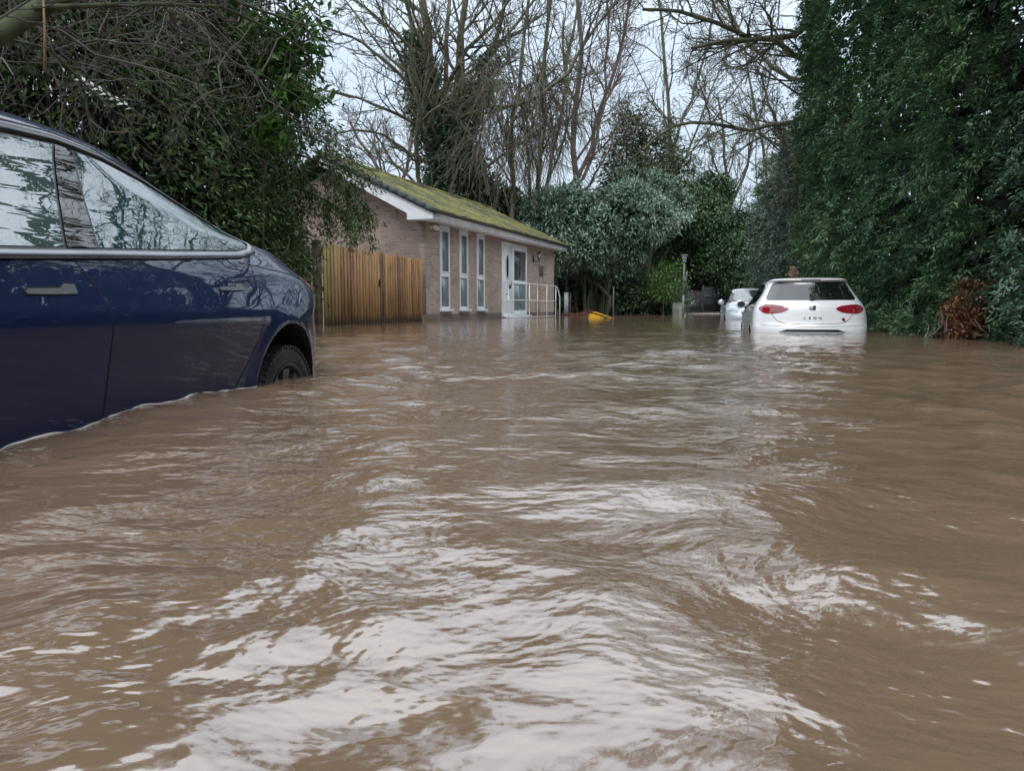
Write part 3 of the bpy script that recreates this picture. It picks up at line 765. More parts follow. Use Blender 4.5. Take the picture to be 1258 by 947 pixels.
class Shell:
    """body of a car: a stack of plan outlines, each a rounded box; t = metres forward of the tail, z = height"""
    def __init__(s, length, rows, arches=(), NR=130, sm=2.0):
        s.Lt = length
        rows = np.array(rows, float)             # z, T0r, T0f, W, Lr, nr, Lf, nf
        d = np.abs(np.diff(rows[:, [0, 1, 2, 3]], axis=0)); q = np.concatenate([[0], np.cumsum(d[:, 0] + .35 * d[:, 1] + .35 * d[:, 2] + .6 * d[:, 3] + 1e-3)])
        u = np.linspace(0, q[-1], NR)
        s.rows = np.stack([np.interp(u, q, rows[:, k]) for k in range(8)], 1)
        if sm > 0:
            k = np.exp(-.5 * (np.arange(-8, 9) / sm) ** 2); k /= k.sum()
            P = np.pad(s.rows, ((8, 8), (0, 0)), mode='edge')
            # reflect the slope so the ends stay put
            P[:8] = 2 * s.rows[0] - s.rows[8:0:-1]; P[-8:] = 2 * s.rows[-1] - s.rows[-2:-10:-1]
            s.rows = np.stack([np.convolve(P[:, c], k, 'valid') for c in range(8)], 1)
        s.arches = arches
    def at(s, z): return [np.interp(z, s.rows[:, 0], s.rows[:, k]) for k in range(1, 8)]
    def flare(s, t, z):
        f = 0
        for (ta, za, ra) in s.arches:
            r = np.hypot(t - ta, z - za) - ra
            f = f + .016 * smooth01(1 - r / .09) * (r > -.06)
        return f
    def side(s, t, z, off=0.0):
        T0r, T0f, W, Lr, nr, Lf, nf = s.at(z)
        a = np.clip((Lr - (t - T0r)) / Lr, 0, 1); b = np.clip((Lf - (s.Lt - T0f - t)) / Lf, 0, 1)
        p = (1 - a ** nr) ** (1 / nr) * (1 - b ** nf) ** (1 / nf)
        return np.stack(np.broadcast_arrays(-(W * p + s.flare(t, z) + off), t, z), -1)      # the left side (x < 0)
    def rear(s, x, z, off=0.0):
        T0r, T0f, W, Lr, nr, Lf, nf = s.at(z)
        p = np.clip(np.abs(x) / W, 0, .9999)
        return np.stack(np.broadcast_arrays(x, T0r + Lr * (1 - (1 - p ** nr) ** (1 / nr)) - off, z), -1)
    def front(s, x, z, off=0.0):
        T0r, T0f, W, Lr, nr, Lf, nf = s.at(z)
        p = np.clip(np.abs(x) / W, 0, .9999)
        return np.stack(np.broadcast_arrays(x, s.Lt - T0f - Lf * (1 - (1 - p ** nf) ** (1 / nf)) + off, z), -1)
    def body(s, NS=110, NA=30):
        z, T0r, T0f, W, Lr, nr, Lf, nf = [c[:, None] for c in s.rows.T]
        th = np.linspace(0, math.pi / 2, NA)[None, :]
        pr = np.sin(th) ** (2 / nr); ar = np.cos(th) ** (2 / nr)
        tr = T0r + Lr * (1 - ar); xr = W * pr
        t0 = T0r + Lr; t1 = s.Lt - T0f - Lf
        k = np.linspace(0, 1, NS)[None, 1:-1]
        tm = t0 + (t1 - t0) * k; xm = W + 0 * tm
        thf = th[:, ::-1]
        pf = np.sin(thf) ** (2 / nf); af = np.cos(thf) ** (2 / nf)
        tf = s.Lt - T0f - Lf * (1 - af); xf_ = W * pf
        t = np.concatenate([tr, tm, tf], 1); x = np.concatenate([xr, xm, xf_], 1); Z = z + 0 * t
        wgt = (x > .6 * W)
        t = t.copy(); Z = Z.copy()
        dele = np.zeros(t.shape, bool)
        for (ta, za, ra) in s.arches:
            dt, dz = t - ta, Z - za; r = np.hypot(dt, dz)
            inside = (r < ra) & wgt
            near = inside & (r > ra - .03)
            sc_ = ra / np.maximum(r, 1e-6)
            t = np.where(near, ta + dt * sc_, t); Z = np.where(near, za + dz * sc_, Z)
            dele |= inside & ~near
        x = x + np.where(x > .5 * W, s.flare(t, Z), 0)
        nrow, ncol = t.shape
        VL = np.stack([-x, t, Z], -1).reshape(-1, 3); VR = np.stack([x, t, Z], -1).reshape(-1, 3)
        i = np.arange(nrow * ncol).reshape(nrow, ncol)
        q = np.stack([i[:-1, :-1], i[:-1, 1:], i[1:, 1:], i[1:, :-1]], -1).reshape(-1, 4)
        keep = ~dele.reshape(-1)[q].any(1); q = q[keep]
        mb_V = np.concatenate([VL, VR]); F = np.concatenate([q[:, ::-1], q + len(VL)])
        # roof cap between the two top outlines
        top = np.stack([i[-1, :-1], i[-1, 1:], i[-1, 1:] + len(VL), i[-1, :-1] + len(VL)], -1)
        return mb_V, np.concatenate([F, top])
    def build_body(s, mat, parent, name='body', **kw):
        V, F = s.body(**kw)
        o = np_mesh(name, V, F, mat, parent, smooth=True)
        bm = bmesh.new(); bm.from_mesh(o.data)
        bmesh.ops.remove_doubles(bm, verts=bm.verts, dist=1e-4)
        bmesh.ops.recalc_face_normals(bm, faces=bm.faces)
        bm.to_mesh(o.data); bm.free()
        for p in o.data.polygons: p.use_smooth = True
        return o
    def patch(s, fn, A, lo, hi, n=10, off=.003, along='t', mirror=False, thick=.012):
        """sheet following the body; along='t': for each t, z from lo(t) to hi(t); along='z': for each z, t (or x) from lo to hi"""
        A = np.asarray(A, float); k = np.linspace(0, 1, n)[None, :]
        lo_, hi_ = np.array([lo(a) for a in A])[:, None], np.array([hi(a) for a in A])[:, None]
        B = lo_ + (hi_ - lo_) * k; AA = A[:, None] + 0 * B
        f = (lambda o_: fn(AA, B, o_)) if along == 't' else (lambda o_: fn(B, AA, o_))
        out, inn = f(off), f(-thick)
        mb = MB()
        for sg in ((1,) if not mirror else (1, -1)):
            o1 = out * np.array([sg, 1, 1]); i1 = inn * np.array([sg, 1, 1])
            mb.grid(o1 if sg > 0 else o1[::-1])
            for a, b_ in ((o1[0], i1[0]), (o1[-1], i1[-1]), (o1[:, 0], i1[:, 0]), (o1[:, -1], i1[:, -1])): mb.grid(np.stack([a, b_]))
        return mb
    def line(s, fn, pts, w=.006, off=.0012, mirror=False):
        """thin shut line along points (a, b) on the body"""
        P = np.array(pts, float)
        d = np.concatenate([[0], np.cumsum(np.hypot(*np.diff(P, axis=0).T))]); u = np.linspace(0, d[-1], max(3, int(d[-1] / .03)))
        Q = np.stack([np.interp(u, d, P[:, 0]), np.interp(u, d, P[:, 1])], 1)
        if len(Q) > 6:
            k = np.array([1, 2, 3, 2, 1.]) / 9
            Qs = np.stack([np.convolve(Q[:, c], k, 'valid') for c in (0, 1)], 1); Q = np.concatenate([Q[:1], Qs, Q[-1:]])
        T = np.gradient(Q, axis=0); T /= np.linalg.norm(T, axis=1)[:, None]; N = np.stack([-T[:, 1], T[:, 0]], 1)
        mb = MB()
        a, b_ = Q + N * w / 2, Q - N * w / 2
        g = np.stack([fn(a[:, 0], a[:, 1], off), fn(b_[:, 0], b_[:, 1], off)])
        mb.grid(g)
        if mirror: mb.grid((g * np.array([-1, 1, 1]))[::-1])
        return mb

def tab(*p):
    xs_, ys_ = zip(*p); return lambda a: float(np.interp(a, xs_, ys_))

m_tyre = pmat('wet_tyre_rubber', (.022, .022, .024), rough=.45, var=.3, vscale=20, bump=.002, bscale=70)
m_rim = pmat('dark_alloy', (.14, .145, .155), rough=.3, metal=.7)
m_rim_s = pmat('silver_alloy', (.45, .46, .48), rough=.3, metal=.9)
m_trim = pmat('black_trim', (.012, .012, .014), rough=.3, var=.2)
m_satin = pmat('satin_window_trim', (.22, .23, .245), rough=.22, metal=.8, var=.1)
m_shut = pmat('shut_line', (.004, .004, .005), rough=.8)
m_well = pmat('wheel_arch_liner', (.006, .006, .007), rough=.95)

def wheel(parent, x, t, z, r=.334, w=.225, side=-1, rim=None, spokes=9):
    """tyre (> rim) on the axis x"""
    mb = MB(); n = 96
    M = Matrix.Translation((x, t, z)) @ Matrix.Rotation(math.pi if side > 0 else 0, 4, 'Z')
    h = w / 2
    prof = [(r * .70, -h * .80), (r * .72, -h * .92), (r * .80, -h * 1.02), (r * .90, -h * 1.0), (r * .955, -h * .90), (r * .985, -h * .78), (r, -h * .6)]
    gs = [-.42, 0, .42]
    for g in gs: prof += [(r, h * g - .008), (r - .008, h * g - .006), (r - .008, h * g + .006), (r, h * g + .008)]
    prof += [(r, h * .6), (r * .985, h * .78), (r * .90, h), (r * .66, h * .8)]
    mb.lathe(prof, n, M, axis='x')
    for k in range(64):                              # shoulder tread blocks
        a = 2 * math.pi * k / 64
        M2 = M @ Matrix.Rotation(a, 4, 'X')
        mb.box(-h * .97, -h * .60, -.0105, .0105, r * .952, r * 1.004, M=M2)
        mb.box(-h * .36, -h * .08, -.012, .012, r * .99, r * 1.003, M=M2)
    ty = mb.build('wheel', m_tyre, parent, auto=True)
    mb = MB()
    mb.lathe([(r * .70, -h * .88), (r * .725, -h * .98), (r * .70, -h * .96), (r * .67, -h * .7), (r * .66, h * .4), (.0, h * .4)], 64, M, axis='x')
    for k in range(spokes):
        a = 2 * math.pi * k / spokes
        M2 = M @ Matrix.Rotation(a, 4, 'X')
        V = [(-h * .70, -.026, .05), (-h * .70, .026, .05), (-h * .86, -.038, r * .64), (-h * .86, .038, r * .64), (-h * .3, -.026, .05), (-h * .3, .026, .05), (-h * .5, -.038, r * .64), (-h * .5, .038, r * .64)]
        mb.add(xf(M2, np.array(V)), [(0, 1, 3, 2), (4, 6, 7, 5), (0, 2, 6, 4), (1, 5, 7, 3), (2, 3, 7, 6)])
    mb.lathe([(0, -h * .78), (.055, -h * .76), (.065, -h * .70), (.065, -h * .2)], 24, M, axis='x')
    mb.build('rim', rim or m_rim, ty, auto=True)
    return ty

def arch_liner(parent, shell, name='wheel_arch'):
    for (ta, za, ra) in shell.arches:
        for sg in (-1, 1):
            th = np.linspace(-.25, math.pi + .25, 40)
            mb = MB()
            t_, z_ = ta + ra * np.cos(th), za + ra * np.sin(th)
            xo = shell.side(t_, z_, -.001)[:, 0]
            G = np.stack([np.stack([xo, t_, z_], -1), np.stack([xo + .03, t_, z_], -1), np.stack([xo + .032, ta + (ra + .02) * np.cos(th), za + (ra + .02) * np.sin(th)], -1), np.stack([0 * xo - .5, ta + (ra + .02) * np.cos(th), za + (ra + .02) * np.sin(th)], -1)])
            mb.grid(G * np.array([-sg, 1, 1]))
            c = np.array([-.5, ta, za]); ring_ = G[-1]
            mb.add(np.concatenate([ring_, [[-.5, ta, -.1]]]) * np.array([-sg, 1, 1]), [(i, i + 1, len(ring_)) for i in range(len(ring_) - 1)])
            mb.build(name, m_well, parent, auto=True)

# ---- dark blue saloon, nearest the camera
m_blue = car_paint('navy_metallic_paint', (.0022, .0095, .050), metal=0., rough=.5, coat_ior=1.6)
m_blue.node_tree.nodes['Principled BSDF'].inputs['Specular IOR Level'].default_value = 0.1
m_pglass = auto_glass('tinted_side_glass', ior=3.0, tint=(.02, .06, .065), streak=.0004)
rows_blue = [
    # z     T0r   T0f   W     Lr   nr   Lf   nf
    (.20, .12, .10, .84, .70, 2.5, .9, 2.6),
    (.30, .03, .03, .878, .70, 2.7, .9, 2.6),
    (.42, .00, .00, .890, .74, 2.7, .9, 2.6),
    (.60, .00, .01, .911, .78, 2.65, .9, 2.5),
    (.70, .02, .06, .927, .80, 2.6, .95, 2.4),
    (.745, .03, .10, .931, .82, 2.55, .95, 2.4),
    (.775, .03, .20, .917, .76, 2.8, 1.0, 2.4),
    (.86, .035, .50, .884, .70, 3.1, 1.0, 2.6),
    (.93, .05, .82, .856, .72, 2.9, .9, 3.0),
    (.975, .08, .95, .832, .78, 2.4, .8, 3.2),
    (1.03, .12, 1.00, .800, .80, 2.2, .7, 3.2),
    (1.075, .16, 1.03, .778, .85, 2.2, .7, 3.2),
    (1.10, .34, 1.06, .764, .95, 2.2, .7, 3.2),
    (1.13, .48, 1.11, .746, 1.10, 2.2, .7, 3.2),
    (1.20, .68, 1.25, .712, 1.15, 2.2, .7, 3.0),
    (1.28, .92, 1.43, .672, 1.15, 2.2, .7, 2.8),
    (1.34, 1.10, 1.60, .650, 1.15, 2.2, .6, 2.6),
    (1.385, 1.26, 1.74, .624, 1.05, 2.3, .5, 2.5),
    (1.42, 1.42, 1.86, .58, .9, 2.3, .4, 2.5),
    (1.445, 1.60, 1.98, .48, .7, 2.3, .3, 2.5),
    (1.462, 1.85, 2.10, .30, .4, 2.3, .2, 2.5),
    (1.472, 2.10, 2.25, .03, .1, 2.3, .1, 2.5)]
shb = Shell(4.69, rows_blue, arches=((.925, .325, .372), (3.82, .325, .372)), NR=170, sm=2.2)
A_w = np.array([-1.389, 2.061]); a_w = np.array([.12180, .99255]); n_w = np.array([-a_w[1], a_w[0]])
org = A_w + a_w * 2.88 + n_w * .925
BLUE_Z = -.40
blue = empty('blue_car', (org[0], org[1], BLUE_Z), math.atan2(.1218, -.99255))
tag(blue, 'dark navy blue fastback car standing deep in the flood water', 'car')
shb.build_body(m_blue, blue, NS=210, NA=44)
arch_liner(blue, shb)
for t_ in (.925, 3.82):
    for s_ in (-1, 1): wheel(blue, s_ * .803, t_, .24, r=.342, side=s_)

zb = tab((.92, 1.085), (1.08, 1.062), (1.2, 1.045), (1.45, 1.028), (1.87, 1.00), (2.3, .975), (2.74, .948), (3.3, .925), (3.6, .92))
zd = tab((.95, 1.086), (1.10, 1.098), (1.23, 1.142), (1.43, 1.203), (1.72, 1.285), (1.98, 1.326), (2.23, 1.338), (2.46, 1.325), (2.7, 1.295), (2.95, 1.22), (3.2, 1.10), (3.42, .93), (3.6, .92))
tip = 1.09
ts = np.concatenate([np.linspace(tip, 1.3, 24), np.linspace(1.32, 3.40, 70)])
# black surround under the glass, then the panes
top_ = lambda t: max(zb(t) + .001, min(zd(t) + .018, zd(t) + .018))
shb.patch(shb.side, ts, lambda t: zb(t) - .004, lambda t: max(zb(t), zd(t) + .022), 12, .0025, mirror=True).build('window_surround', m_trim, blue, smooth=False, auto=True)
def pane(t0, t1, slant, name='window'):
    """glass between two slanted edges; slant: t shift per metre of height (both edges)"""
    n = 40; U = np.linspace(0, 1, n); Vv = np.linspace(0, 1, 14)
    G = np.zeros((n, 14, 3)); Gi = np.zeros((n, 14, 3))
    for a, u_ in enumerate(U):
        for b_, v_ in enumerate(Vv):
            tb = t0[0] + (t1[0] - t0[0]) * u_
            tt = t0[1] + (t1[1] - t0[1]) * u_
            # heights on the slanted line
            z0 = zb(tb) + .006; z1 = zd(tt) - .003
            z = z0 + (z1 - z0) * v_; t = tb + (tt - tb) * v_
            z = max(z0, z)
            G[a, b_] = shb.side(t, z, .0045); Gi[a, b_] = shb.side(t, z, -.004)
    mb = MB()
    for sg in (1, -1):
        g = G * np.array([sg, 1, 1]); gi = Gi * np.array([sg, 1, 1])
        mb.grid(g if sg > 0 else g[::-1])
        for p, q in ((g[0], gi[0]), (g[-1], gi[-1]), (g[:, 0], gi[:, 0]), (g[:, -1], gi[:, -1])): mb.grid(np.stack([p, q]))
    return mb.build(name, m_pglass, blue, smooth=False, auto=True)
pane((2.47, 2.255), (3.34, 2.93), 0)
pane((1.455, 1.412), (2.285, 2.145), 0)
pane((1.10, 1.105), (1.440, 1.397), 0, 'quarter_window')
# gloss black pillar between the doors
def slant_panel(b0, b1, t0, t1, off, mat, name):
    n = 16; G = np.zeros((6, n, 3))
    for a, u_ in enumerate(np.linspace(0, 1, 6)):
        tb, tt = b0 + (b1 - b0) * u_, t0 + (t1 - t0) * u_
        for c, v_ in enumerate(np.linspace(0, 1, n)):
            z = zb(tb) + .004 + (zd(tt) - zb(tb) - .004) * v_
            G[a, c] = shb.side(tb + (tt - tb) * v_, z, off)
    mb = MB(); mb.grid(G); mb.grid((G * np.array([-1, 1, 1]))[::-1])
    return mb.build(name, mat, blue, smooth=True)
m_pillar = auto_glass('gloss_black_pillar', ior=1.9, tint=(.008, .008, .009), streak=.0016)
slant_panel(2.298, 2.455, 2.155, 2.240, .006, m_pillar, 'door_pillar')
# satin strip along the belt, thicker and rounded, turning up at the rear tip
bt = [(t, zb(t) - .017) for t in np.linspace(3.45, 1.20, 60)] + [(1.15, 1.040), (1.105, 1.046), (1.070, 1.056), (1.048, 1.072), (1.045, 1.090), (1.062, 1.106), (1.10, 1.121), (1.16, 1.140), (1.24, 1.166)]
Q = np.array(bt); dd = np.concatenate([[0], np.cumsum(np.hypot(*np.diff(Q, axis=0).T))]); uu = np.concatenate([np.linspace(0, dd[59], 70), np.linspace(dd[59], dd[-1], 50)[1:]])
Q = np.stack([np.interp(uu, dd, Q[:, 0]), np.interp(uu, dd, Q[:, 1])], 1)
k_ = np.array([1, 2, 3, 4, 3, 2, 1.]) / 16
Qs = Q.copy(); Qs[3:-3] = np.stack([np.convolve(Q[:, c], k_, 'valid') for c in (0, 1)], 1); Q = Qs
T_ = np.gradient(Q, axis=0); T_ /= np.linalg.norm(T_, axis=1)[:, None]; N_ = np.stack([T_[:, 1], -T_[:, 0]], 1)
hw_ = np.interp(np.linspace(0, 1, len(Q)), [0, .6, .85, 1], [.0155, .0155, .014, .009])[:, None]
G = np.stack([shb.side((Q + N_ * hw_ * a_)[:, 0], (Q + N_ * hw_ * a_)[:, 1], off) for a_, off in ((-1, .001), (-.9, .010), (-.4, .015), (.3, .013), (.9, .008), (1, .001))])
mb = MB(); mb.grid(G); mb.grid((G * np.array([-1, 1, 1]))[::-1])
mb.build('belt_trim', m_satin, blue, smooth=True)
# roof edge drip rail, black
mb = MB(); rt = np.linspace(1.20, 3.3, 80)
G = np.stack([np.array([shb.side(t, zd(t) + dz, off) for t in rt]) for dz, off in ((.008, .0), (.010, .009), (.020, .012), (.034, .009), (.036, .0))])
mb.grid(G); mb.grid((G * np.array([-1, 1, 1]))[::-1]); mb.build('drip_rail', m_trim, blue, smooth=True)
mb = shb.line(shb.side, [(t, zd(t) + .050) for t in np.linspace(1.15, 3.2, 40)], w=.005, off=.0015, mirror=True); mb.build('roof_seam', m_shut, blue)
# doors: shut lines
shb.line(shb.side, [(2.40, .2), (2.395, .41), (2.375, .61), (2.365, .77), (2.41, .88), (2.46, .945)], mirror=True).build('door_gap', m_shut, blue)
shb.line(shb.side, [(1.50, .2), (1.493, .40), (1.37, .51), (1.246, .652), (1.212, .768), (1.235, .87), (1.27, .93), (1.36, .99), (1.40, 1.005)], mirror=True).build('door_gap', m_shut, blue)
shb.line(shb.side, [(.42, .90), (.7, .955), (1.0, .975), (1.27, .99)], w=.005, mirror=True).build('panel_seam', m_shut, blue)
# flush door handles
m_handle = pmat('grey_flush_handle', (.34, .35, .37), rough=.25, metal=.8, var=.05)
for (ta, tb, z0, sl) in ((2.495, 2.725, .832, .03), (1.335, 1.575, .868, .035)):
    zc_ = lambda t, ta=ta, tb=tb, z0=z0, sl=sl: z0 - (t - ta) * sl
    wlo = tab((0, -.005), (.03, -.010), (.3, -.011), (.7, -.010), (.95, -.008), (1, -.002))
    whi = tab((0, .012), (.03, .020), (.22, .020), (.31, .008), (.9, .007), (1, -.001))
    T = np.linspace(ta, tb, 40)
    shb.patch(shb.side, T, lambda t: zc_(t) + wlo((t - ta) / (tb - ta)) - .004, lambda t: zc_(t) + whi((t - ta) / (tb - ta)) + .004, 5, .0012, mirror=True).build('handle_recess', m_shut, blue)
    shb.patch(shb.side, T[1:-1], lambda t: zc_(t) + wlo((t - ta) / (tb - ta)), lambda t: zc_(t) + whi((t - ta) / (tb - ta)), 5, .0045, mirror=True).build('handle', m_handle, blue, auto=True)
# tail lamps wrap round the corners
m_red = pmat('red_lamp_lens', (.25, .010, .022), rough=.08, var=.1, coat=1)
m_lamp_dark = pmat('dark_lamp_lens', (.05, .008, .01), rough=.08, coat=1)
lz = np.linspace(.84, .955, 14)
for sg in (-1, 1):
    mb = shb.patch(shb.rear, lz, lambda z: -.985 * shb.at(z)[2] * tab((.84, .90), (.87, 1), (1, 1))(z), lambda z: -tab((.84, .50), (.88, .42), (.955, .40))(z), 22, .004, along='z')
    V = np.concatenate(mb.v) * np.array([1 if sg < 0 else -1, 1, 1]); F = np.array(mb.f4)
    nr_ = len(V); T_ = np.linspace(.16, .52, 16)
    ms_ = shb.patch(shb.side, T_, lambda t: .925 - tab((.16, .11), (.32, .095), (.56, .004))(t), lambda t: .932 + tab((.16, .030), (.56, .002))(t), 8, .004)
    V2 = np.concatenate(ms_.v) * np.array([1 if sg < 0 else -1, 1, 1]); V = np.concatenate([V, V2]); F = np.concatenate([F, np.array(ms_.f4) + nr_])
    np_mesh('tail_light', V, F if sg < 0 else F[:, ::-1], m_red, blue, smooth=False)
# rear glass, number plate recess and windscreen
shb.patch(shb.rear, np.linspace(1.125, 1.365, 24), lambda z: -tab((1.125, .56), (1.37, .36))(z), lambda z: tab((1.125, .56), (1.37, .36))(z), 20, .003, along='z').build('rear_window', m_pglass, blue, auto=True)
shb.patch(shb.front, np.linspace(.985, 1.37, 24), lambda z: -tab((.98, .68), (1.37, .48))(z), lambda z: tab((.98, .68), (1.37, .48))(z), 20, .003, along='z').build('windscreen', m_pglass, blue, auto=True)
shb.patch(shb.rear, np.linspace(.30, .42, 6), lambda z: -.62, lambda z: .62, 20, .003, along='z').build('rear_valance', m_trim, blue)
for sg in (-1, 1):
    lzf = np.linspace(.66, .74, 8); mb = shb.patch(shb.front, lzf, lambda z: sg * .46, lambda z: sg * .80, 14, .004, along='z'); mb.build('headlight', pmat('clear_lamp', (.5, .52, .55), rough=.1), blue)
    mb = MB(); M = trs((sg * .93, 2.98, .99)); mb.bbox(-.07 if sg < 0 else -.16, .16 if sg < 0 else .07, -.07, .05, -.06, .07, .05, M=M); mb.box(-.08, .08, -.02, .02, -.10, -.05, M=trs((sg * .88, 2.98, .99))); mb.build('door_mirror', m_blue, blue, auto=True)
# charging flap line on the rear quarter
# thin pale waterline froth; meniscus sky glint put into its colour
foam_glint = MB()
Mw = Matrix.Translation((org[0], org[1], BLUE_Z)) @ Matrix.Rotation(math.atan2(.1218, -.99255), 4, 'Z')
zw = -BLUE_Z
for seg in (np.linspace(1.30, 4.3, 220), np.linspace(.30, .55, 20)):
    P = shb.side(seg, zw + 0 * seg, .004); jit = .003 * np.sin(seg * 31) + .003 * np.sin(seg * 73 + 1)
    P[:, 0] -= .001 + jit
    Pw = xf(Mw, P); P[:, 2] = zw + wave_height(Pw[:, 0], Pw[:, 1]) + .0015
    foam_glint.tube(P, .0008 + .0038 * np.clip(.45 + .6 * np.sin(seg * 17) * np.sin(seg * 7.3 + 1) + .4 * np.sin(seg * 41), 0, 1), 6)
Mw = Matrix.Translation((org[0], org[1], BLUE_Z)) @ Matrix.Rotation(math.atan2(.1218, -.99255), 4, 'Z')
V = xf(Mw, np.concatenate(foam_glint.v)); foam_glint.v = [V]
tag(foam_glint.build('foam_glint', pmat('pale_foam_glint', (.62, .58, .54), rough=.25, var=.2, vscale=12), smooth=True), 'thin pale froth and painted sky glint along the side of the navy car', 'foam_glint', kind='stuff')

# ---- white hatchback, rear towards the camera
m_wpaint = car_paint('white_car_paint', (.74, .76, .78), droplets=.0002)
m_cglass = auto_glass('dark_rear_glass', ior=1.9, tint=(.008, .010, .011), streak=.0005)
rows_hatch = [
    (.20, .05, .10, .80, .50, 2.8, .6, 2.6),
    (.40, .01, .01, .862, .52, 2.9, .6, 2.6),
    (.58, .00, .00, .882, .52, 2.9, .6, 2.6),
    (.66, .015, .01, .884, .52, 2.8, .6, 2.6),
    (.70, .05, .03, .884, .50, 2.7, .6, 2.6),
    (.80, .07, .12, .880, .50, 2.6, .6, 2.6),
    (.90, .09, .30, .868, .50, 2.5, .7, 2.6),
    (.96, .11, .60, .850, .50, 2.5, .8, 2.6),
    (1.02, .14, .95, .825, .52, 2.5, .8, 3.0),
    (1.07, .18, 1.08, .795, .55, 2.5, .8, 3.0),
    (1.20, .30, 1.36, .725, .60, 2.5, .7, 3.0),
    (1.32, .40, 1.64, .665, .62, 2.5, .7, 3.0),
    (1.375, .43, 1.78, .640, .60, 2.5, .6, 3.0),
    (1.40, .36, 1.86, .620, .50, 2.6, .6, 3.0),
    (1.425, .42, 1.96, .57, .40, 2.6, .5, 3.0),
    (1.445, .60, 2.1, .42, .30, 2.5, .4, 3.0),
    (1.458, .95, 2.3, .20, .2, 2.5, .3, 3.0),
    (1.460, 1.2, 2.5, .02, .1, 2.5, .2, 3.0)]
shw = Shell(4.31, rows_hatch, arches=((.79, .31, .355), (3.37, .31, .355)), NR=120, sm=1.2)
WH_Z = -.52
wh_rz = -math.radians(13.6)
white = empty('white_hatchback', (4.40, 11.3, WH_Z), wh_rz)
white.scale = (.93, .93, .93)
tag(white, 'white hatchback seen from behind with flood water up to its rear bumper', 'car')
shw.build_body(m_wpaint, white, NS=120, NA=30); arch_liner(white, shw)
for t_ in (.79, 3.37):
    for s_ in (-1, 1): wheel(white, s_ * .77, t_, .26, r=.31, w=.205, side=s_, rim=m_rim_s, spokes=5)
rz_ = np.linspace(1.075, 1.372, 26)
hw = tab((1.075, .655), (1.09, .675), (1.12, .675), (1.30, .595), (1.35, .565), (1.372, .53))
shw.patch(shw.rear, rz_, lambda z: -hw(z), lambda z: hw(z), 26, .004, along='z').build('rear_window', m_cglass, white, auto=True)
# tail lamps
for sg in (-1, 1):
    zz = np.linspace(.86, 1.005, 16)
    hi = tab((.86, .68), (.875, .74), (.93, .80), (.97, .79), (1.005, .70)); lo = tab((.86, .60), (.875, .46), (.92, .36), (.95, .355), (.985, .44), (1.005, .60))
    mb = shw.patch(shw.rear, zz, lambda z: -hi(z), lambda z: -lo(z), 24, .006, along='z')
    V = np.concatenate(mb.v) * np.array([1 if sg < 0 else -1, 1, 1]); F = np.array(mb.f4)
    tl = np_mesh('tail_light', V, F if sg < 0 else F[:, ::-1], m_red, white)
# tailgate shut line
g = [(-.66, 1.06), (-.68, .99), (-.60, .84), (-.52, .735), (-.40, .705), (0, .695), (.40, .705), (.52, .735), (.60, .84), (.68, .99), (.66, 1.06)]
m_gap = pmat('grey_gap', (.13, .135, .14), rough=.6)
shw.line(shw.rear, g, w=.008, off=.003).build('tailgate_gap', m_gap, white)
shw.line(shw.rear, [(-.84, .70), (-.70, .672), (0, .655), (.70, .672), (.84, .70)], w=.006, off=.003).build('bumper_seam', m_gap, white)
# bumper slot just above the water
shw.patch(shw.rear, np.linspace(.57, .612, 6), lambda z: -tab((.57, .50), (.612, .38))(z), lambda z: tab((.57, .50), (.612, .38))(z), 24, .003, along='z').build('bumper_slot', m_trim, white)
# high brake light under the spoiler
shw.patch(shw.rear, np.linspace(1.393, 1.407, 4), lambda z: -.15, lambda z: .15, 8, .003, along='z').build('brake_light', pmat('dark_red_strip', (.06, .01, .012), rough=.2), white)
# emblem, a stylised S on a chrome square
m_chrome = pmat('chrome', (.72, .73, .75), rough=.15, metal=1, var=.05)
def rp(x, z, off): return shw.rear(np.array(x), np.array(z), off)
y_e = float(rp(0., .945, 0)[1])
em = MB(); em.bbox(-.052, .052, y_e - .014, y_e + .01, .905, .988, .012); em_o = em.build('emblem', m_chrome, white, auto=True)
mb = MB()
for (x0, x1, z0, z1) in ((-.036, .034, .967, .972), (-.036, -.028, .948, .967), (-.036, .036, .944, .949), (.028, .036, .923, .944), (-.034, .036, .919, .924)): mb.box(x0, x1, y_e - .018, y_e - .0145, z0, z1)
mb.build('letter_mark', pmat('emblem_dark', (.10, .10, .11), rough=.4), em_o)
# rear wiper on the glass
mb = MB(); w0 = rp(0., 1.085, .022)
mb.tube([w0, rp(.12, 1.10, .03), rp(.34, 1.115, .03)], .009, 6); mb.bbox(-.035, .035, float(w0[1]) - .01, float(w0[1]) + .03, 1.07, 1.10, .01); mb.build('wiper', m_trim, white, auto=True)
def text_obj(txt, size, loc, rot, mat, parent, ext=.002, name='lettering', spacing=1.0, xs=1.0):
    cu = bpy.data.curves.new(name, 'FONT'); cu.body = txt; cu.size = size; cu.extrude = ext; cu.align_x = 'CENTER'; cu.align_y = 'CENTER'; cu.space_character = spacing
    cu.materials.append(mat)
    tmp = bpy.data.objects.new(name, cu); COL.objects.link(tmp)
    bpy.context.view_layer.update()
    me = bpy.data.meshes.new_from_object(tmp); bpy.data.objects.remove(tmp)
    me.materials.clear(); me.materials.append(mat)
    o = bpy.data.objects.new(name, me); o.location = loc; o.rotation_euler = rot; o.scale = (xs, 1, 1); COL.objects.link(o); o.parent = parent
    return o
m_letters = pmat('dark_chrome_letters', (.06, .06, .065), rough=.25, metal=.6)
for ch_, lx in zip('LEON', (-.115, -.04, .038, .118)):
    text_obj(ch_, .052, (lx, float(rp(lx, .79, 0)[1]) - .006, .79), (math.pi / 2 - .15, 0, 0), m_letters, white, .003, name='letter', xs=1.35)
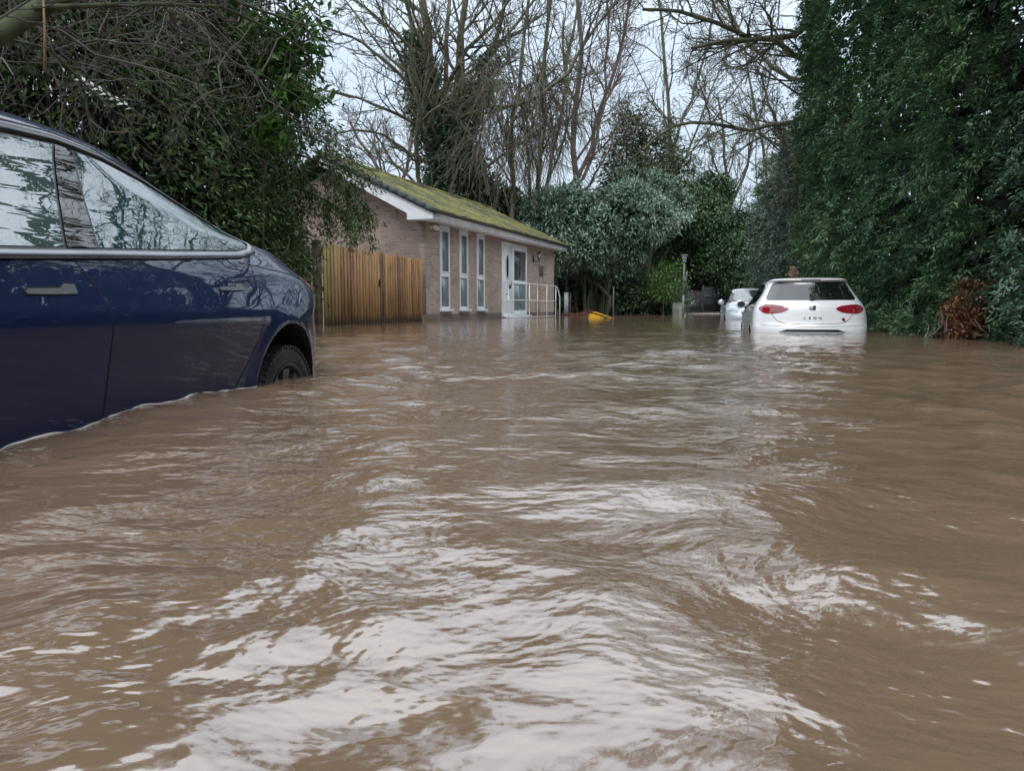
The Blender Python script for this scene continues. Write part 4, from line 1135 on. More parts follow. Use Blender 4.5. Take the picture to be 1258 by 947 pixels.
# small trim mark on the right of the tailgate
mb = MB(); ye = float(rp(.46, .77, 0)[1]) - .006
mb.add([(.425, ye, .75), (.50, ye, .75), (.475, ye, .795), (.455, ye, .795)], [(0, 1, 2, 3)]); mb.add([(.44, ye - .001, .743), (.50, ye - .001, .743), (.49, ye - .001, .757), (.44, ye - .001, .757)], [(0, 1, 2, 3)])
mb.build('trim_badge', pmat('dark_red_badge', (.12, .02, .03), rough=.3), white)
# side windows with black surround
zbw = tab((.55, 1.09), (1.0, 1.03), (2.0, 1.0), (3.0, .985)); zdw = tab((.62, 1.12), (.80, 1.30), (1.2, 1.36), (2.0, 1.375), (2.45, 1.33), (2.8, 1.15), (3.05, 1.0))
shw.patch(shw.side, np.linspace(.66, 2.98, 60), zbw, lambda t: max(zdw(t), zbw(t) + .002), 12, .003, mirror=True).build('side_window', m_cglass, white, auto=True)
shw.line(shw.side, [(1.62, .2), (1.62, .95), (1.66, 1.01)], mirror=True).build('door_gap', m_gap, white)
shw.line(shw.side, [(1.15, .45), (.98, .75), (.98, 1.0)], mirror=True).build('door_gap', m_gap, white)
shw.patch(shw.front, np.linspace(1.08, 1.40, 16), lambda z: -tab((1.08, .66), (1.40, .52))(z), lambda z: tab((1.08, .66), (1.40, .52))(z), 16, .003, along='z').build('windscreen', m_cglass, white, auto=True)
def mirror(parent, sg, x, t, z, mat):
    bm = bmesh.new(); bmesh.ops.create_uvsphere(bm, u_segments=20, v_segments=12, radius=1)
    for v in bm.verts:
        c = v.co.copy(); s_ = 1 if c.y > 0 else .45
        v.co = Vector((x + sg * c.x * .09 * (1 - .12 * c.z), t + c.y * .10 * s_, z + c.z * .085 * (1 + .15 * sg * c.x * -1)))
    me = bpy.data.meshes.new('door_mirror'); bm.to_mesh(me); bm.free(); me.materials.append(mat); me.shade_smooth()
    o = bpy.data.objects.new('door_mirror', me); COL.objects.link(o); o.parent = parent
    mb = MB(); mb.tube([(x - sg * .16, t + .02, z - .07), (x - sg * .02, t + .02, z - .04)], .025, 8); mb.build('stalk', m_trim, o, smooth=True)
    mb = MB(); mb.add([(x + sg * .07 * math.cos(a), t - .047, z + .058 * math.sin(a)) for a in np.linspace(0, 2 * math.pi, 20, endpoint=False)], [tuple(range(20))]); mb.build('mirror_glass', m_trim, o)
for sg in (-1, 1): mirror(white, sg, sg * .955, 2.72, 1.02, m_wpaint)
mb = MB(); mb.tube([(0, .62, 1.452), (0, .60, 1.462), (0, .48, 1.50)], [.02, .012, .004], 6); mb.build('roof_aerial', m_trim, white, smooth=True)

# ---- silver car further back, facing the camera
m_silver = car_paint('silver_car_paint', (.62, .66, .72), metal=.35, droplets=.0002)
rows_s = [(z, a, b, w, c, d, e_, f_) for z, a, b, w, c, d, e_, f_ in [
    (.20, .05, .10, .80, .50, 2.8, .75, 2.3),
    (.40, .01, .01, .862, .52, 2.9, .80, 2.3),
    (.58, .00, .00, .880, .52, 2.9, .80, 2.3),
    (.70, .05, .05, .884, .50, 2.7, .80, 2.3),
    (.80, .07, .20, .878, .50, 2.6, .80, 2.3),
    (.90, .09, .55, .860, .50, 2.5, .85, 2.4),
    (.97, .11, .95, .840, .50, 2.5, .80, 2.8),
    (1.02, .14, 1.10, .815, .52, 2.5, .70, 3.0),
    (1.10, .20, 1.26, .770, .55, 2.5, .6, 3.0),
    (1.25, .35, 1.60, .695, .60, 2.5, .6, 3.0),
    (1.38, .50, 1.90, .635, .60, 2.5, .5, 3.0),
    (1.42, .60, 2.02, .600, .50, 2.6, .5, 3.0),
    (1.455, .80, 2.2, .50, .40, 2.6, .4, 3.0),
    (1.475, 1.1, 2.4, .25, .3, 2.5, .3, 3.0),
    (1.480, 1.3, 2.5, .02, .1, 2.5, .2, 3.0)]]
shs = Shell(4.25, rows_s, arches=((.79, .31, .355), (3.37, .31, .355)), NR=110, sm=1.4)
SV_Z = -.50
silver = empty('silver_car', (8.02, 26.55, SV_Z), math.pi - math.radians(12))
tag(silver, 'silver grey car facing forward half hidden behind the white hatchback', 'car')
shs.build_body(m_silver, silver, NS=110, NA=26); arch_liner(silver, shs)
for t_ in (.79, 3.37):
    for s_ in (-1, 1): wheel(silver, s_ * .77, t_, .31, r=.31, w=.205, side=s_, rim=m_rim_s, spokes=7)
shs.patch(shs.front, np.linspace(1.03, 1.40, 20), lambda z: -tab((1.03, .70), (1.40, .54))(z), lambda z: tab((1.03, .70), (1.40, .54))(z), 18, .004, along='z').build('windscreen', auto_glass('windscreen_glass', ior=2.4, tint=(.03, .04, .045), streak=.0006), silver, auto=True)
zbs = tab((.6, 1.08), (1.5, 1.02), (3.2, .99)); zds = tab((.62, 1.10), (.85, 1.30), (1.5, 1.38), (2.1, 1.375), (2.6, 1.24), (3.1, 1.0))
shs.patch(shs.side, np.linspace(.68, 2.98, 60), zbs, lambda t: max(zds(t), zbs(t) + .002), 10, .004, mirror=True).build('side_window', m_cglass, silver, auto=True)
for sg in (-1, 1):
    mb = shs.patch(shs.front, np.linspace(.70, .86, 12), lambda z: -tab((.70, .80), (.80, .82), (.86, .79))(z), lambda z: -tab((.70, .60), (.80, .46), (.86, .62))(z), 16, .006, along='z')
    V = np.concatenate(mb.v) * np.array([1 if sg < 0 else -1, 1, 1]); F = np.array(mb.f4)
    np_mesh('headlight', V, F if sg < 0 else F[:, ::-1], pmat('headlight_lens', (.35, .38, .42), rough=.08, coat=1), silver)
    mirror(silver, sg, sg * .98, 2.80, 1.03, m_silver)
shs.patch(shs.front, np.linspace(.60, .74, 8), lambda z: -tab((.60, .42), (.74, .48))(z), lambda z: tab((.60, .42), (.74, .48))(z), 16, .004, along='z').build('grille', m_trim, silver)
shs.line(shs.front, [(-.84, .86), (-.60, .80), (0, .775), (.60, .80), (.84, .86)], w=.010, off=.003).build('bonnet_gap', m_gap, silver)
shs.line(shs.side, [(2.92, .2), (2.92, .9), (2.95, .98)], mirror=True).build('door_gap', m_gap, silver)
mb = MB(); mb.tube([shs.front(np.array(-.5), np.array(1.035), .02), shs.front(np.array(-.1), np.array(1.06), .02)], .008, 6); mb.tube([shs.front(np.array(.1), np.array(1.035), .02), shs.front(np.array(.5), np.array(1.06), .02)], .008, 6); mb.build('wipers', m_trim, silver)

# left and right copies of a part become two parts
def split_lr(root):
    for o in list(root.children):
        if o.type != 'MESH': continue
        me = o.data; n = len(me.vertices); co = np.empty(n * 3, np.float32); me.vertices.foreach_get('co', co); co = co.reshape(-1, 3)
        if n == 0 or np.abs(co[:, 0]).min() < .12 or not ((co[:, 0] > 0).any() and (co[:, 0] < 0).any()): continue
        for sg in (1, -1):
            ob = o if sg == 1 else o2
            if sg == 1:
                o2 = o.copy(); o2.data = me.copy(); COL.objects.link(o2); o2.parent = root
            bm = bmesh.new(); bm.from_mesh(ob.data)
            bmesh.ops.delete(bm, geom=[v for v in bm.verts if v.co.x * sg < 0], context='VERTS')
            bm.to_mesh(ob.data); bm.free()
for c_ in (blue, white, silver): split_lr(c_)
# ------------------------------------------------------------------ street furniture at the back
m_grit = pmat('yellow_plastic', (.72, .40, .015), rough=.4, var=.12, vscale=3)
p = at(742, 389, 26.9)
gb = empty('grit_bin', (p[0], p[1], -.50), math.radians(4))
tag(gb, 'yellow plastic grit bin tipped and half sunk in the water by the shrubs', 'grit bin')
M = trs((0, 0, .30), ry=math.radians(14))
mb = MB()
prof = [(-.46, -.25), (.38, -.25), (.46, .13), (.20, .20), (-.42, .27)]
prof = [(x * 1.25, z * .85) for x, z in prof]
V = [(x, -.26, z) for x, z in prof] + [(x, .26, z) for x, z in prof]
mb.add(xf(M, np.array(V)), [(0, 1, 2, 3, 4), (9, 8, 7, 6, 5)] + [(i + 5, (i + 1) % 5 + 5, (i + 1) % 5, i) for i in range(5)])
mb.build('bin', m_grit, gb)
mb = MB()
mb.bbox(-.46, .20, -.29, .29, -.02, .015, .01, M=M @ trs((.02, 0, .255), ry=math.radians(6)))
mb.bbox(.20, .50, -.29, .29, -.02, .015, .01, M=M @ trs((.0, 0, .225), ry=math.radians(14)))
mb.bbox(-.48, .48, -.275, -.262, .05, .09, .005, M=M)
mb.build('lid', m_grit, gb, auto=True)

p = at(832, 384, 36.5)
ub = empty('utility_cabinet', (p[0], p[1], -.25), math.radians(-14))
tag(ub, 'small pale green grey utility cabinet at the water edge beside the slim lamp post', 'cabinet')
m_cab = pmat('pale_green_cabinet', (.38, .41, .33), rough=.5, var=.2, vscale=3)
mb = MB(); mb.bbox(-.24, .24, -.15, .15, 0, .78, .012); mb.build('body', m_cab, ub, auto=True)
mb = MB(); mb.bbox(-.26, .26, -.17, .17, .78, .83, .012); mb.build('lid', m_cab, ub, auto=True)
for sx in (-1, 1):
    mb = MB(); mb.bbox(sx * .115 - .105, sx * .115 + .105, -.158, -.148, .08, .74, .004); mb.build('door', m_cab, ub)

m_post = pmat('grey_galvanised_post', (.17, .19, .185), rough=.5, metal=.2, var=.15)
p = at(839, 386, 35.2)
lp = empty('lamp_post', (p[0], p[1], -.1), 0)
tag(lp, 'slim grey lamp post with small square lantern beside the utility cabinet', 'street lamp')
H_ = at(839, 322, 35.2)[2] + .1
mb = MB(); mb.tube([(0, 0, 0), (0, 0, 1.0)], .05, 12); mb.tube([(0, 0, 1.0), (0, 0, H_)], .036, 12); mb.build('pole', m_post, lp, smooth=True)
mb = MB(); mb.bbox(-.08, .08, -.08, .08, H_, H_ + .05, .01); mb.add([(x, y, z) for z, s_ in ((H_ + .05, .07), (H_ + .27, .12)) for x, y in ((-s_, -s_), (s_, -s_), (s_, s_), (-s_, s_))], [(0, 1, 5, 4), (1, 2, 6, 5), (2, 3, 7, 6), (3, 0, 4, 7)])
mb.build('lantern_glass', pmat('grey_lantern_glass', (.25, .27, .29), rough=.2), lp)
mb = MB(); mb.bbox(-.14, .14, -.14, .14, H_ + .27, H_ + .33, .02); mb.build('lantern_cap', m_post, lp)
mb = MB(); mb.bbox(-.04, .13, -.10, -.03, 1.55 + .1, 1.75 + .1, .01); mb.bbox(.06, .14, -.14, -.05, 1.85, 2.0, .01); mb.build('control_box', m_post, lp)

p = at(689, 386, 36.0)
lp2 = empty('lamp_post', (p[0] + .25, p[1], -.05), 0)
tag(lp2, 'lamp post with grey globe lantern rising through shrubs past the gutter end', 'street lamp')
H_ = at(692, 288, 36.0)[2]
mb = MB(); mb.tube([(0, 0, 0), (0, 0, 1.1)], .10, 12); mb.build('base', pmat('pale_grey_base', (.42, .45, .46), rough=.5), lp2, smooth=True)
mb = MB(); mb.tube([(0, 0, 1.1), (0, 0, H_)], .04, 12); mb.build('pole', pmat('dark_green_pole', (.03, .045, .035), rough=.5), lp2, smooth=True)
mb = MB(); mb.lathe([(0, H_), (.10, H_), (.17, H_ + .08), (.19, H_ + .30), (.16, H_ + .40), (0, H_ + .42)], 16); mb.build('lantern', pmat('pale_lantern', (.40, .44, .50), rough=.25), lp2, smooth=True)
mb = MB(); mb.lathe([(0, H_ + .50), (.20, H_ + .42), (.20, H_ + .40), (0, H_ + .40)], 16); mb.build('lantern_cap', m_post, lp2)

# dark metal gate and fence at the end of the drive
m_iron = pmat('dark_blue_iron', (.04, .047, .058), rough=.5, var=.2)
p0, p1 = at(863, 385, 44), at(889, 385, 45.5)
ga = math.atan2(p1[1] - p0[1], p1[0] - p0[0]); gl = float(math.hypot(p1[0] - p0[0], p1[1] - p0[1]))
gt = empty('iron_gate', (p0[0], p0[1], -.02), ga)
tag(gt, 'dark blue metal gate with solid panels at the end of the drive', 'gate')
for x in (0, gl):
    mb = MB(); mb.bbox(x - .05, x + .05, -.05, .05, 0, 1.62, .01); mb.build('post', m_iron, gt)
for z in (.10, .50, .95, 1.38):
    mb = MB(); mb.box(.05, gl - .05, -.03, .03, z, z + .07); mb.build('rail', m_iron, gt)
mb = MB(); mb.box(.05, gl - .05, .034, .045, .12, 1.40); mb.build('panel', pmat('dark_gate_panel', (.06, .07, .085), rough=.5), gt)
mb = MB()
for k in range(15):
    x = .1 + (gl - .2) * k / 14; mb.box(x - .011, x + .011, -.055, -.033, .12, 1.56)
mb.build('bars', m_iron, gt)
mb = MB(); mb.add([(.1, -.06, .52), (gl - .1, -.06, .90), (gl - .1, -.06, .97), (.1, -.06, .59)], [(0, 1, 2, 3)]); mb.build('brace', m_iron, gt)
q0 = at(842, 385, 43.0)
wf = empty('wire_fence', (q0[0], q0[1], -.02), math.atan2(p0[1] - q0[1], p0[0] - q0[0]))
wl_ = float(math.hypot(p0[0] - q0[0], p0[1] - q0[1])) - .12
tag(wf, 'low dark picket fence between the slim lamp post and the dark metal gate', 'fence')
mb = MB()
for k in range(14):
    x = .05 + (wl_ - .1) * k / 13; mb.box(x - .02, x + .02, -.02, .0, 0, 1.25 + .02 * (k % 3))
mb.build('pickets', pmat('dark_old_wood', (.05, .045, .04), rough=.8), wf)
for z in (.35, 1.0):
    mb = MB(); mb.box(0, wl_, .002, .04, z, z + .08); mb.build('rail', m_iron, wf)
for k, (px, D, top) in enumerate(((753, 36, 352), (700, 36.5, 360), (786, 38, 350))):
    p = at(px, 386, D); h_ = at(px, top, D)[2]
    o = empty('stake', (p[0], p[1], -.1), 0); tag(o, ['thin grey stake standing under the pale laurel behind the yellow bin', 'thin grey stake beside the heap of red brown stems', 'thin grey stake in the dark shrubs between yellow bin and cabinet'][k], 'stake')
    mb = MB(); mb.tube([(0, 0, 0), (.02, 0, h_ + .1)], .035, 8); mb.build('stake', pmat('grey_stake', (.14, .14, .12), rough=.8), o, smooth=True)
# kerb line where the drive rises out of the water
mb = MB()
kp = [at(700, 386.3, 38.8), at(760, 385.8, 40.0), at(840, 385.6, 41.0), at(900, 385.4, 42), at(1000, 385, 43)]
for a, b_ in zip(kp[:-1], kp[1:]):
    d = (b_ - a)[:2]; n = np.array([-d[1], d[0]]) / np.hypot(*d) * .14
    V = [(*a[:2], -.2), (*b_[:2], -.2), (*(b_[:2] + n), -.2), (*(a[:2] + n), -.2), (*a[:2], .05), (*b_[:2], .05), (*(b_[:2] + n), .05), (*(a[:2] + n), .05)]
    mb.add(V, [(0, 1, 5, 4), (4, 5, 6, 7), (2, 3, 7, 6), (3, 0, 4, 7), (1, 2, 6, 5)])
tag(mb.build('kerb', pmat('concrete_kerb', (.22, .20, .17), rough=.8, var=.2)), kind='structure')
# ------------------------------------------------------------------ plants
def unit(v): return v / (np.linalg.norm(v, axis=-1, keepdims=True) + 1e-9)

def leaf_geo(C, D, N, L, W, fold=.25):
    """rhombic leaves: base C, direction D, facing N, length L, width W"""
    D = unit(D); S_ = unit(np.cross(D, N)); Nn = np.cross(S_, D)
    L = np.broadcast_to(np.asarray(L), (len(C),))[:, None]; W = np.broadcast_to(np.asarray(W), (len(C),))[:, None]
    v0 = C; v1 = C + D * L * .42 + S_ * W * .5 + Nn * W * fold; v2 = C + D * L - Nn * L * .08; v3 = C + D * L * .42 - S_ * W * .5 + Nn * W * fold
    V = np.stack([v0, v1, v2, v3], 1).reshape(-1, 3)
    F = np.arange(len(V)).reshape(-1, 4)
    return V, F

def leaves_obj(name, parts, mat, parent, seed=0):
    V = np.concatenate([p[0] for p in parts]); n = 0; F = []
    for p in parts: F.append(p[1] + n); n += len(p[0])
    F = np.concatenate(F)
    t = np.random.default_rng(seed).random(len(F)) ** 1.3
    return np_mesh(name, V, F, mat, parent, tone=t)

def blob_points(blobs, n, r, shell=(.72, 1.04), up_bias=0.0, keep_low=-1.0):
    """points near the surfaces of a union of ellipsoids, with outward directions"""
    B = np.array([[*c, *(rad if hasattr(rad, '__len__') else (rad,) * 3)] for c, rad in blobs], float)
    area = (B[:, 3] * B[:, 4] + B[:, 4] * B[:, 5] + B[:, 3] * B[:, 5]); pr = area / area.sum()
    k = r.choice(len(B), int(n * 1.6), p=pr)
    d = unit(r.normal(size=(len(k), 3)))
    d = d[d[:, 2] > keep_low] if keep_low > -1 else d; k = k[:len(d)]
    rad = r.uniform(*shell, size=(len(k), 1)) 
    P = B[k, :3] + d * B[k, 3:] * rad
    O = unit(d / B[k, 3:])
    ins = np.zeros(len(P), bool)
    for j in range(len(B)):
        q = (((P - B[j, :3]) / B[j, 3:]) ** 2).sum(1)
        ins |= (q < .55) & (k != j)
    P, O = P[~ins], O[~ins]
    return P[:n], O[:n]

def sprigs(P, O, r, k, spread, L, W, droop=.2, out=.8, flat=.6, lvar=.35):
    """k leaves scattered round each point"""
    n = len(P)
    C = np.repeat(P, k, 0) + r.normal(size=(n * k, 3)) * spread * np.array([1, 1, .8])
    base = np.repeat(unit(O + r.normal(size=(n, 3)) * .35), k, 0)
    D = unit(base * out + r.normal(size=(n * k, 3)) * .55 + np.array([0, 0, -droop]))
    N = unit(np.array([0, 0, 1.0]) * flat + np.repeat(O, k, 0) * (1 - flat) + r.normal(size=(n * k, 3)) * .45)
    return leaf_geo(C, D, N, L * (1 + lvar * r.uniform(-1, 1, n * k)), W * (1 + lvar * r.uniform(-1, 1, n * k)))

# ---- branches
def tubes_geo(P, Rd, ns=3):
    """P (B,K,3) paths, Rd (B,K) radii"""
    Bn, K, _ = P.shape
    T = np.gradient(P, axis=1); T = unit(T)
    ref = np.where(np.abs(T[:, :1, 2:]) < .9, np.array([[[0, 0, 1.]]]), np.array([[[1., 0, 0]]]))
    ref = np.broadcast_to(ref, P.shape)
    A = unit(np.cross(T, ref)); B_ = np.cross(T, A)
    th = np.arange(ns) / ns * 2 * math.pi
    V = P[:, :, None] + Rd[:, :, None, None] * (np.cos(th)[None, None, :, None] * A[:, :, None] + np.sin(th)[None, None, :, None] * B_[:, :, None])
    V = V.reshape(-1, 3)
    idx = np.arange(Bn * K * ns).reshape(Bn, K, ns)
    a = idx[:, :-1]; b_ = idx[:, 1:]
    F = np.stack([a, np.roll(a, -1, 2), np.roll(b_, -1, 2), b_], -1).reshape(-1, 4)
    return V, F

def resample(path, K):
    path = np.asarray(path, float); d = np.concatenate([[0], np.cumsum(np.linalg.norm(np.diff(path, axis=0), axis=1))])
    u = np.linspace(0, d[-1], K)
    return np.stack([np.interp(u, d, path[:, c]) for c in range(3)], 1)

def grow(P, Rd, levels, r, K=6):
    """levels of side branches: n per parent, angle, length ratio, tropism"""
    out = [(P, Rd)]
    for lv in levels:
        Bn, Kp, _ = P.shape
        n = lv['n']; m = Bn * n
        pi_ = np.repeat(np.arange(Bn), n)
        lo, hi = lv.get('span', (.2, 1.0))
        u = lo + (hi - lo) * ((np.tile(np.arange(n), Bn) + r.random(m)) / n)
        f = u * (Kp - 1); i0 = np.minimum(f.astype(int), Kp - 2); w = (f - i0)[:, None]
        S0 = P[pi_, i0] * (1 - w) + P[pi_, i0 + 1] * w
        T = unit(P[pi_, i0 + 1] - P[pi_, i0]); rad = Rd[pi_, i0] * (1 - w[:, 0]) + Rd[pi_, i0 + 1] * w[:, 0]
        plen = np.linalg.norm(np.diff(P, axis=1), axis=2).sum(1)[pi_]
        side = unit(np.cross(T, unit(r.normal(size=(m, 3)))))
        ang = lv['ang'] * (1 + .3 * r.uniform(-1, 1, m))[:, None]
        D = unit(T * np.cos(ang) + side * np.sin(ang) + np.array(lv.get('bias', (0, 0, 0))))
        Lb = plen * lv['ratio'] * r.uniform(.55, 1.25, m) * (1.15 - .6 * u) if not lv.get('abs') else lv['abs'] * r.uniform(.5, 1.2, m)
        Kc = lv.get('K', K); step = Lb / (Kc - 1)
        pts = [S0]; d = D
        trop = np.array(lv.get('trop', (0, 0, .1)))
        for k in range(Kc - 1):
            d = unit(d + trop + r.normal(size=(m, 3)) * lv.get('wig', .15))
            pts.append(pts[-1] + d * step[:, None])
        Pn = np.stack(pts, 1)
        r0 = np.minimum(rad * lv.get('rr', .6), lv.get('rmax', 9))
        Rn = np.maximum(r0[:, None] * np.linspace(1, lv.get('tip', .35), Kc)[None], lv.get('rmin', .004))
        out.append((Pn, Rn)); P, Rd = Pn, Rn
    return out

def path_radii(K, r0, r1): return np.linspace(r0, r1, K)

def branches_obj(name, lv, mat, parent, ns=(8, 6, 4, 3, 3, 3)):
    parts = []
    for (P, Rd), s_ in zip(lv, ns): parts.append(tubes_geo(P, Rd, s_))
    V = np.concatenate([p[0] for p in parts]); n = 0; F = []
    for p in parts: F.append(p[1] + n); n += len(p[0])
    return np_mesh(name, V, np.concatenate(F), mat, parent, smooth=True)

m_bark = bark_mat('grey_brown_bark', (.070, .060, .045), (.19, .165, .125), moss=(.095, .10, .055))
m_bark_red = bark_mat('reddish_twigs', (.090, .062, .050), (.19, .14, .115), scale=3)
m_bark_dark = bark_mat('dark_wet_bark', (.030, .025, .019), (.085, .072, .055), moss=(.045, .058, .026))
m_twig_grey = bark_mat('grey_tangled_twigs', (.040, .036, .030), (.11, .10, .085), scale=3)
m_ivy = leaf_mat('ivy_leaves', (.030, .062, .030), (.075, .13, .062), rough=.38, patch_col=(.10, .13, .05))
m_yew = leaf_mat('yew_needles', (.024, .056, .016), (.085, .150, .034), rough=.45, patch_col=(.085, .15, .02), patch=.5)
m_laurel = leaf_mat('laurel_leaves', (.075, .145, .080), (.25, .37, .27), rough=.26, trans=.15, patch_col=(.40, .50, .42), patch=.8, ior=1.6)  # sky sheen of the wet leaves put into the pale tone and patches
m_holly = leaf_mat('holly_leaves', (.034, .080, .034), (.105, .18, .078), rough=.33, patch_col=(.085, .13, .075))
m_hollyp = leaf_mat('pale_holly_leaves', (.055, .095, .062), (.15, .21, .15), rough=.35, patch_col=(.16, .17, .10))
m_conif = leaf_mat('dark_conifer_fronds', (.032, .082, .036), (.105, .205, .088), rough=.5, trans=.08, patch_col=(.14, .24, .11), patch=.55)
m_conif2 = leaf_mat('blue_green_conifer_fronds', (.042, .092, .052), (.125, .215, .125), rough=.5, trans=.08, patch_col=(.10, .16, .12), patch=.4)
m_lime = leaf_mat('yellow_green_leaves', (.04, .09, .018), (.12, .22, .04), rough=.4, trans=.2)
m_olive = leaf_mat('olive_ivy_leaves', (.055, .070, .030), (.14, .155, .07), rough=.5, patch_col=(.12, .09, .06))
m_copper = leaf_mat('copper_dead_leaves', (.10, .042, .018), (.25, .115, .055), rough=.7, trans=.15, patch_col=(.40, .20, .11))
m_inner_shade = leaf_mat('shaded_inner_foliage', (.008, .016, .008), (.020, .034, .016), rough=.7, trans=0)  # near-black leaves; shade within the foliage is put into their colour

def tree_root(name, label, cat, loc, group=None):
    o = empty(name, (0, 0, 0)); tag(o, label, cat, group)
    return o

# ---------- bare trees behind the building
def bare_tree(label, base, trunk_paths, r0, levels, mat, seed, name='bare_tree', cat='tree', group=None, ns=(8, 6, 4, 3, 3, 3), rtop=.35, ivy=None):
    r = np.random.default_rng(seed)
    root = empty(name, tuple(base)); tag(root, label, cat, group)
    K = 12
    P = np.stack([resample(t, K) for t in trunk_paths]) - np.array(base)
    P[:, 1:-1] += r.normal(size=(len(P), K - 2, 3)) * .035 * np.linalg.norm(P[:, -1] - P[:, 0], axis=1)[:, None, None] / K * 1.5
    rs = np.array(r0 if hasattr(r0, '__len__') else [r0] * len(P), float)[:len(P)]
    Rd = rs[:, None] * np.linspace(1, rtop, K)[None] ** .8
    lv = grow(P, Rd, levels, r)
    branches_obj('trunk', lv[:1], mat, root, ns=(10,))
    parts = lv[1:]
    branches_obj('crown', parts, mat, root, ns=ns[1:])
    if ivy:
        pts = []; 
        for (u0, u1, dens, rad, spread) in ivy['bands']:
            for b_ in ivy.get('which', range(len(P))):
                n = int(dens)
                f = (u0 + (u1 - u0) * r.random(n)) * (K - 1); i0 = np.minimum(f.astype(int), K - 2); w = (f - i0)[:, None]
                c = P[b_, i0] * (1 - w) + P[b_, i0 + 1] * w
                a = r.random(n) * 2 * math.pi
                O = np.stack([np.cos(a), np.sin(a), r.normal(size=n) * .2], 1)
                rr_ = rad * (1 + .35 * np.sin(f * 5 + a * 2)) * r.uniform(.6, 1.15, n)
                pts.append(sprigs(c + O * rr_[:, None], O, r, 5, spread, ivy['L'], ivy['L'] * .75, droop=.5))
        leaves_obj('ivy', pts, ivy.get('mat', m_ivy), root, seed)
    return root, lv

A = at
# ivy-clad tree behind the roof
b0 = A(541, 384, 40)
stems = [
    [b0, A(543, 300, 40), A(542, 230, 40), A(533, 140, 40), A(527, 60, 40.5), A(522, -40, 41), A(518, -90, 41)],
    [b0 + [.3, 0, 0], A(552, 250, 40), A(556, 160, 39.6), A(565, 60, 39.4), A(575, -40, 39), A(582, -90, 39)],
    [A(548, 225, 40), A(560, 170, 40), A(585, 110, 39), A(612, 40, 38.5), A(628, -40, 38)],
    [A(540, 180, 40), A(522, 120, 40.5), A(505, 40, 41), A(496, -50, 41.5)],
    [A(544, 200, 40), A(548, 110, 41), A(550, 10, 41.5), A(555, -70, 42)],
    [A(536, 172, 40), A(510, 150, 39), A(470, 133, 38.2), A(435, 118, 37.6), A(400, 112, 37)],
    [A(534, 120, 40), A(495, 95, 39), A(455, 60, 38.4), A(420, 40, 38), A(385, 30, 37.6)],
    [A(538, 205, 40), A(505, 190, 39.4), A(470, 165, 38.6), A(438, 158, 38), A(410, 165, 37.6)],
    [A(530, 80, 40), A(490, 45, 39), A(450, 10, 38.4), A(410, -15, 38)],
    [A(560, 100, 40), A(600, 70, 41), A(650, 10, 42), A(690, -50, 42.5)]]
bare_tree('tall bare tree thickly clad in dark ivy rising behind the mossy roof', b0, stems, [.36, .26, .17, .17, .16, .10, .10, .09, .09, .10], [
    dict(n=9, ang=.75, ratio=.42, trop=(0, 0, .06), wig=.16, rr=.5, span=(.15, 1), rmin=.016, K=6),
    dict(n=7, ang=.7, ratio=.48, trop=(0, 0, .05), wig=.2, rr=.6, rmin=.012, K=5),
    dict(n=7, ang=.6, ratio=.62, trop=(0, 0, .03), wig=.22, rr=.7, rmin=.0085, K=4)], m_bark, 1,
    ivy=dict(which=[0, 1, 2, 3], L=.16, bands=[(.0, .5, 1100, .75, .16), (.35, .62, 400, .42, .12)]))

# tree with drooping twigs (weeping habit)
b0 = A(652, 384, 37)
stems = [[A(600, 240, 36.5), A(590, 180, 36.5), A(560, 145, 36.3), A(600, 132, 36), A(640, 128, 35.6)],
    [b0, A(660, 250, 37), A(668, 160, 37), A(672, 70, 37), A(676, -30, 37), A(680, -60, 37)],
    [b0 + [-.7, 0, 0], A(632, 250, 37), A(628, 170, 37), A(640, 90, 37.4), A(650, 0, 37.6), A(652, -50, 38)],
    [b0 + [.8, 0, 0], A(672, 240, 37.5), A(682, 160, 37.8), A(700, 60, 38), A(715, -50, 38)],
    [A(610, 135, 36), A(655, 122, 35.5), A(695, 95, 35), A(722, 45, 34.6), A(752, 10, 34.2), A(775, -20, 34)],
    [b0 + [.2, .5, 0], A(650, 200, 38), A(640, 130, 38.5), A(622, 60, 39), A(600, -20, 39)]]
rt, lv = bare_tree('bare tree with curtains of hanging grey twigs between roof and laurel', b0, stems, [.08, .15, .14, .11, .10, .09], [
    dict(n=10, ang=.6, ratio=.36, trop=(0, 0, .10), wig=.16, rr=.5, span=(.3, 1), rmin=.016),
    dict(n=7, ang=.7, ratio=.5, trop=(0, 0, .04), wig=.2, rr=.6, rmin=.011, K=5),
    dict(n=7, ang=.6, ratio=.62, trop=(0, 0, -.02), wig=.2, rr=.7, rmin=.008, K=4)], m_bark, 2)
r = np.random.default_rng(22)
K = 12; n = 340
sx = r.uniform(588, 700, n); sy = r.uniform(70, 190, n)
S0 = np.array([A(x, y, d) for x, y, d in zip(sx, sy, r.uniform(35.2, 37.4, n))]) - b0
P = [S0]; d = unit(np.stack([r.normal(size=n) * .5, r.normal(size=n) * .5, r.uniform(-.6, .3, n)], 1)); Lh = r.uniform(1.4, 4.6, n)
for k in range(9):
    d = unit(d + np.array([0, 0, -.22]) + r.normal(size=(n, 3)) * .12); P.append(P[-1] + d * (Lh / 9)[:, None])
P = np.stack(P, 1); Rd = np.linspace(.018, .008, 10)[None] * np.ones((n, 1))
lv2 = grow(P, Rd, [dict(n=7, ang=.5, ratio=.35, trop=(0, 0, -.12), wig=.15, rr=.7, rmin=.007, K=4)], r)
branches_obj('hanging_twigs', lv2, bark_mat('olive_grey_twigs', (.075, .070, .045), (.15, .135, .10), scale=3), rt, ns=(4, 3))

